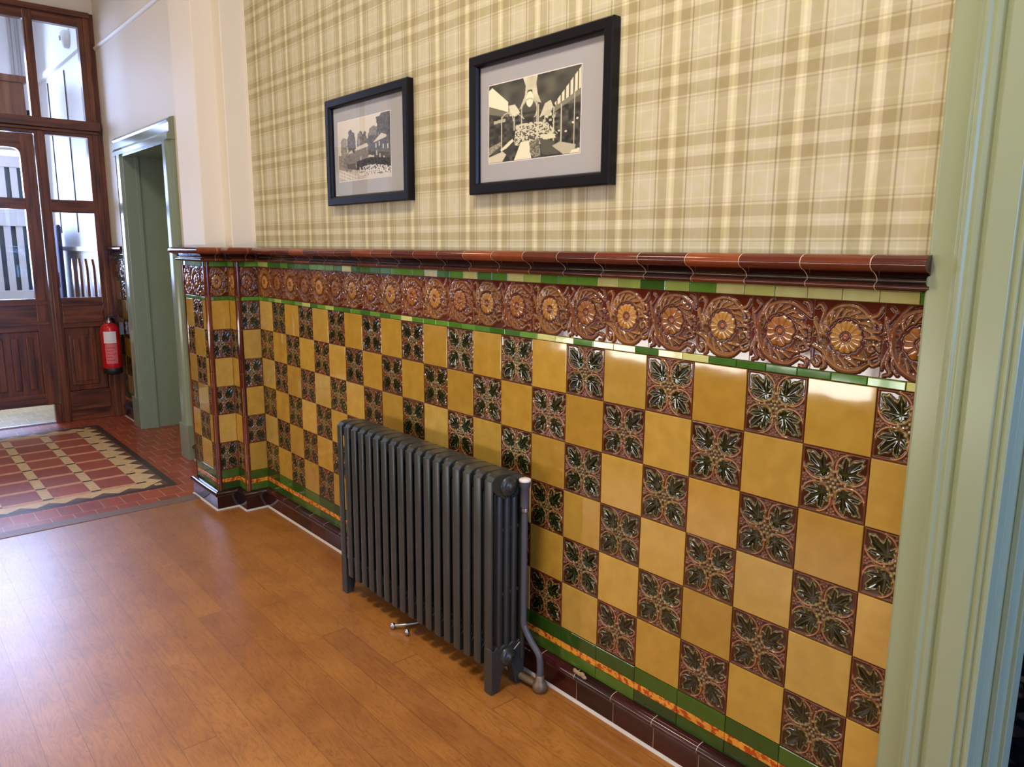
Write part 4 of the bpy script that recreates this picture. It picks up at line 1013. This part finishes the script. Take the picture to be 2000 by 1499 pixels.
def photo_hall(S, T):
    n1 = vnoise(S, T, 10, 11); n2 = vnoise(S, T, 30, 12); n3 = vnoise(S, T, 75, 13)
    I = 78 + 50 * (n1 - .5) + 24 * T
    I = np.where(T > .42, 62 + 70 * (n2 - .5), I)
    I = np.where(poly(S, T, [(.40, 0), (.56, 0), (.545, .10), (.56, .22), (.60, .34), (.52, .30), (.50, .16), (.45, .16), (.43, .30), (.36, .38), (.42, .22), (.43, .10)]), 236 - 40 * n1, I)
    I = np.where(((S - .475) / .04) ** 2 + ((T - .27) / .095) ** 2 < 1, 246, I)
    I = np.where(poly(S, T, [(0, .06), (.04, .03), (.23, .25), (.235, .38), (0, .26)]), 245, I)
    I = np.where(poly(S, T, [(.24, .30), (.31, .30), (.37, .41), (.32, .45), (.25, .43)]), 228, I)
    I = np.where(poly(S, T, [(0, .26), (.235, .39), (.23, .44), (0, .36)]), 122, I)
    q = poly(S, T, [(.74, .38), (1, .02), (1, .26), (.76, .42)]); I = np.where(q, 232, I); I = np.where(q & (np.sin(S * 150) > .55), 96, I)
    I = np.where(poly(S, T, [(.74, .42), (1, .27), (1, .33), (.74, .48)]), 136, I)
    I = np.where(poly(S, T, [(.58, .52), (.64, .36), (.70, .33), (.73, .42), (.66, .48)]), 214, I)
    for k_, (sx, t0, t1) in enumerate(((.155, .42, .86), (.30, .46, .62), (.385, .34, .70), (.555, .32, .70), (.57, .35, .70), (.735, .42, .82), (.81, .40, .88), (.94, .28, .98), (.64, .46, .6))):
        I = np.where((np.abs(S - sx) < .0055) & (T > t0) & (T < t1), 205, I)
    for ax, aw in ((.22, .07), (.34, .045), (.47, .085)):
        rr_ = np.hypot((S - ax) / aw, (T - .50 + (.10 if ax > .4 else 0)) / (aw * 1.6)); I = np.where((np.abs(rr_ - 1) < .07) & (T < .5), 196, I)
    I = np.where(poly(S, T, [(.06, .46), (.20, .45), (.20, .49), (.06, .50)]), 190, I)
    cl = poly(S, T, [(.32, .56), (.48, .55), (.66, .58), (.78, .74), (.62, .84), (.44, .80), (.30, .82)]); I = np.where(cl & (n3 > .40), 216, I); I = np.where(cl & (n3 < .25), 96, I)
    I = np.where(poly(S, T, [(.62, .44), (.76, .44), (.74, .62), (.62, .60)]) & (n2 > .52), 200, I)
    I = np.where(poly(S, T, [(.38, .78), (.47, .78), (.50, 1), (.30, 1)]), 238, I)
    I = np.where(poly(S, T, [(.28, .72), (.30, .75), (.16, .88), (.14, .84)]), 232, I)
    I = np.where(poly(S, T, [(0, .92), (.25, .84), (.16, 1), (0, 1)]), 214, I); I = np.where(poly(S, T, [(0, .80), (.14, .74), (.16, .78), (0, .90)]), 150 + 80 * (n3 - .5), I)
    I = np.where(poly(S, T, [(.16, .86), (.30, .78), (.33, .84), (.24, .94)]), 60, I)
    gr = poly(S, T, [(.48, .80), (.58, .76), (.60, .98), (.52, .99), (.48, .92)]); I = np.where(gr, 126 + 110 * (n3 - .5), I)
    I = np.where(poly(S, T, [(.59, .76), (.72, .82), (.78, .98), (.62, .97)]), 88, I); I = np.where(poly(S, T, [(.60, .72), (.74, .74), (.76, .79), (.63, .79)]), 224, I)
    I = np.where(poly(S, T, [(.72, .88), (.80, .84), (.96, .90), (.94, 1), (.84, 1)]), 188, I); I = np.where(poly(S, T, [(.92, .96), (1, .94), (1, 1), (.9, 1)]), 232, I)
    for sx, sy in ((.79, .71), (.86, .73), (.93, .64), (.97, .60), (.70, .50), (.66, .52)): I = np.where(np.hypot((S - sx), (T - sy)) < .012, 226, I)
    return I
def picture(x0, x1, z0, z1, mx0, mx1, mz0, mz1, px0, px1, pz0, pz1, fn, label, tint):
    o = tag(empty('picture_frame', ((x0 + x1) / 2, 0, z0)), label, 'picture')
    yf = -.032
    b = Buf()
    prof = [(0, -.003), (0, yf + .004), (.004, yf), (.030, yf), (.036, yf + .004), (.040, yf + .012), (.040, -.010), (0, -.003)]
    bw = [mx0 - x0, x1 - mx1, mz0 - z0, z1 - mz1]; w = sum(bw) / 4
    cs = [((x0, z0), (1, 1)), ((x1, z0), (-1, 1)), ((x1, z1), (-1, -1)), ((x0, z1), (1, -1))]
    V = []; sc = w / .040
    for (cx, cz), (sx, sz) in cs:
        for p_, y in prof[:-1]: V.append((cx + sx * p_ * sc, y, cz + sz * p_ * sc))
    n_ = len(prof) - 1; F = []
    for k_ in range(4):
        for i in range(n_): F.append((k_ * n_ + i, k_ * n_ + (i + 1) % n_, ((k_ + 1) % 4) * n_ + (i + 1) % n_, ((k_ + 1) % 4) * n_ + i))
    b.add(V, F); part(b, 'moulding', M['frame_black'], o)
    b = Buf(); b.box((x0 + .01, -.011, z0 + .01), (x1 - .01, -.003, z1 - .01)); mt = part(b, 'mount', M['mat_board'], o)
    b = Buf(); b.add([(px0 - .003, -.0114, pz0 - .003), (px1 + .003, -.0114, pz0 - .003), (px1 + .003, -.0114, pz1 + .003), (px0 - .003, -.0114, pz1 + .003)], [(0, 1, 2, 3)]); part(b, 'bevel_edge', M['label_white'], o)
    nx, nz = 260, 150; S, T = np.meshgrid(np.linspace(0, 1, nx), np.linspace(0, 1, nz)); I = np.clip(fn(S, T), 20, 246)
    C = np.stack([I * tint[0], I * tint[1], I * tint[2]], -1) / 255; C = np.where(C <= .04045, C / 12.92, ((C + .055) / 1.055) ** 2.4)
    gb = GridBuf(); off = np.array(o.location); H = np.zeros((nx, nx))
    P_ = np.stack([px0 + S * (px1 - px0), np.full_like(S, -.0118), pz1 - T * (pz1 - pz0)], -1) - off
    idx = np.arange(nx * nz).reshape(nz, nx); F = np.stack([idx[:-1, :-1], idx[1:, :-1], idx[1:, 1:], idx[:-1, 1:]], -1).reshape(-1, 4)
    gb.V.append(P_.reshape(-1, 3)); gb.C.append(C.reshape(-1, 3)); gb.F.append(F); gb.n = nx * nz
    gb.build('photograph', M['photo'], o)
    b = Buf(); b.add([(mx0 - .003, -.018, mz0 - .003), (mx1 + .003, -.018, mz0 - .003), (mx1 + .003, -.018, mz1 + .003), (mx0 - .003, -.018, mz1 + .003)], [(0, 1, 2, 3)]); part(b, 'glass', M['pic_glass'], o)
ZO = 1.135
picture(.868, 1.498, ZO + .453, ZO + .882, .905, 1.416 + .040, ZO + .490, ZO + .845, .943, 1.352, ZO + .551, ZO + .787, photo_outdoor, 'black framed old photograph of houses, trees and a crowd, the smaller-looking one nearer the corner', (1.0, .965, .90))
picture(1.862, 2.480, ZO + .453, ZO + .882, 1.898, 2.440, ZO + .490, ZO + .845, 1.944, 2.350, ZO + .549, ZO + .785, photo_hall, 'black framed old photograph of a hall with bright rooflights, nearer the right-hand doorway', (1.0, .97, .84))

# ------------------------------------------------------------------ fire extinguisher, switch, ceiling lamps
ext = tag(empty('fire_extinguisher', (-2.80, -.105, .40)), 'red fire extinguisher with a white label hung beside the mahogany screen', 'fire extinguisher')
ex, ey = -2.80, -.105
b = Buf(); lathe(b, (ex, ey, .405), [(.0, .02), (.055, .02), (.068, .03), (.070, .04), (.070, .33), (.066, .355), (.052, .378), (.030, .392), (.022, .396)], 32); part(b, 'cylinder', M['red'], ext)
b = Buf(); lathe(b, (ex, ey, .385), [(.060, 0), (.069, .006), (.0695, .05), (.066, .055)], 32); part(b, 'base_ring', M['black_rubber'], ext)
b = Buf(); lathe(b, (ex, ey, .80), [(.022, 0), (.022, .018), (.015, .022), (.015, .045), (0, .045)], 18); part(b, 'neck', M['steel'], ext)
b = Buf(); b.box((ex - .012, ey - .03, .838), (ex + .012, ey + .055, .85)); b.add([(ex - .01, ey - .02, .856), (ex + .01, ey - .02, .856), (ex + .01, ey + .06, .885), (ex - .01, ey + .06, .885), (ex - .01, ey - .02, .862), (ex + .01, ey - .02, .862), (ex + .01, ey + .06, .892), (ex - .01, ey + .06, .892)], [(0, 3, 2, 1), (4, 5, 6, 7), (0, 1, 5, 4), (1, 2, 6, 5), (2, 3, 7, 6), (3, 0, 4, 7)])
part(b, 'handle', M['black_rubber'], ext, bevel=.002)
def wrap(a0, a1, z0_, z1_, r, m_, nm):
    b = Buf(); A_ = np.linspace(a0, a1, 14); V = [(ex + r * math.cos(a), ey + r * math.sin(a), z0_) for a in A_] + [(ex + r * math.cos(a), ey + r * math.sin(a), z1_) for a in A_]
    b.add(V, [(i, i + 1, 15 + i, 14 + i) for i in range(13)], (1, 1, 1), 0, True); part(b, nm, m_, ext)
av = math.atan2(-1.592 - ey, 3.894 - ex)
wrap(av - .75, av + .62, .64, .735, .0708, M['label_white'], 'instruction_label'); wrap(av - .65, av + .62, .475, .635, .0707, M['label_pink'], 'lower_label')
b = Buf()
for i, z_ in enumerate((.60, .575, .55, .525, .50)):
    A_ = np.linspace(av - .5, av - .5 + [.9, .7, .95, .6, .8][i], 8); V = [(ex + .0711 * math.cos(a), ey + .0711 * math.sin(a), z_) for a in A_] + [(ex + .0711 * math.cos(a), ey + .0711 * math.sin(a), z_ + .006) for a in A_]
    b.add(V, [(j, j + 1, 9 + j, 8 + j) for j in range(7)], (1, 1, 1), 0, True)
part(b, 'label_lines', M['label_red'], ext)
b = Buf(); tube(b, bez([(ex - .015, ey + .01, .835), (ex - .05, ey + .04, .82), (ex - .060, ey + .055, .74), (ex - .058, ey + .055, .60), (ex - .058, ey + .055, .52)], 6), .008, 10); part(b, 'hose', M['black_rubber'], ext)
b = Buf(); b.box((ex - .02, ey + .068, .70), (ex + .02, -.006, .80)); part(b, 'wall_bracket', M['steel'], ext)
o = tag(empty('light_switch', (-2.56, -.004, 1.50)), 'white light switch plate beside the green doorway', 'light switch')
b = Buf(); b.box((-2.60, -.010, 1.455), (-2.525, -.001, 1.555)); part(b, 'plate', M['label_white'], o, bevel=.002)
b = Buf(); b.box((-2.57, -.014, 1.49), (-2.555, -.009, 1.52)); part(b, 'rocker', M['white_paint'], o)
for i, (lx, ly) in enumerate(LAMPS):
    o = tag(empty('ceiling_lamp', (lx, ly, CEIL)), ['flush round ceiling lamp of the corridor, the one over the pilaster side', 'flush round ceiling lamp of the corridor, the one over the radiator side', 'flush round ceiling lamp of the corridor, the one by the end window', 'flush round ceiling lamp of the corridor, the one over the patterned floor'][i], 'lamp', 'corridor ceiling lamps')
    b = Buf(); lathe(b, (lx, ly, CEIL), [(.20, 0), (.20, -.03), (.18, -.035)], 32); part(b, 'base', M['white_paint'], o)
    b = Buf(); lathe(b, (lx, ly, CEIL), [(.18, -.03), (.17, -.07), (.12, -.10), (.0, -.115)], 32); part(b, 'shade', M['lamp'], o)

# chipped tile on the skirting and screw holes left in one tile
b = Buf(); 
for k_ in range(14):
    a = random.uniform(0, 2 * PI); r_ = random.uniform(.004, .02)
    x, z_ = 2.415 + r_ * 1.6 * math.cos(a), .100 + .5 * r_ * math.sin(a)
    lathe(b, (x, -.024, z_), [(.0, .0), (.009, .002), (.010, .005), (.0, .009)], 7, 'Y')
o = b.build('patch_of_filler', mat_plain('old_filler', srgb(150, 128, 96), .9), wall_back)
b = Buf()
for x, z_, r_ in ((1.905, 1.135 - 3.35 * P, .006), (1.925, 1.135 - 3.36 * P, .006), (1.915, 1.135 - 3.55 * P, .005)):
    lathe(b, (x, -.0006, z_), [(r_, .0), (r_ * .8, -.0008), (0, -.001)], 10, 'Y')
b.build('filled_screw_holes', M['caulk'], wall_back)
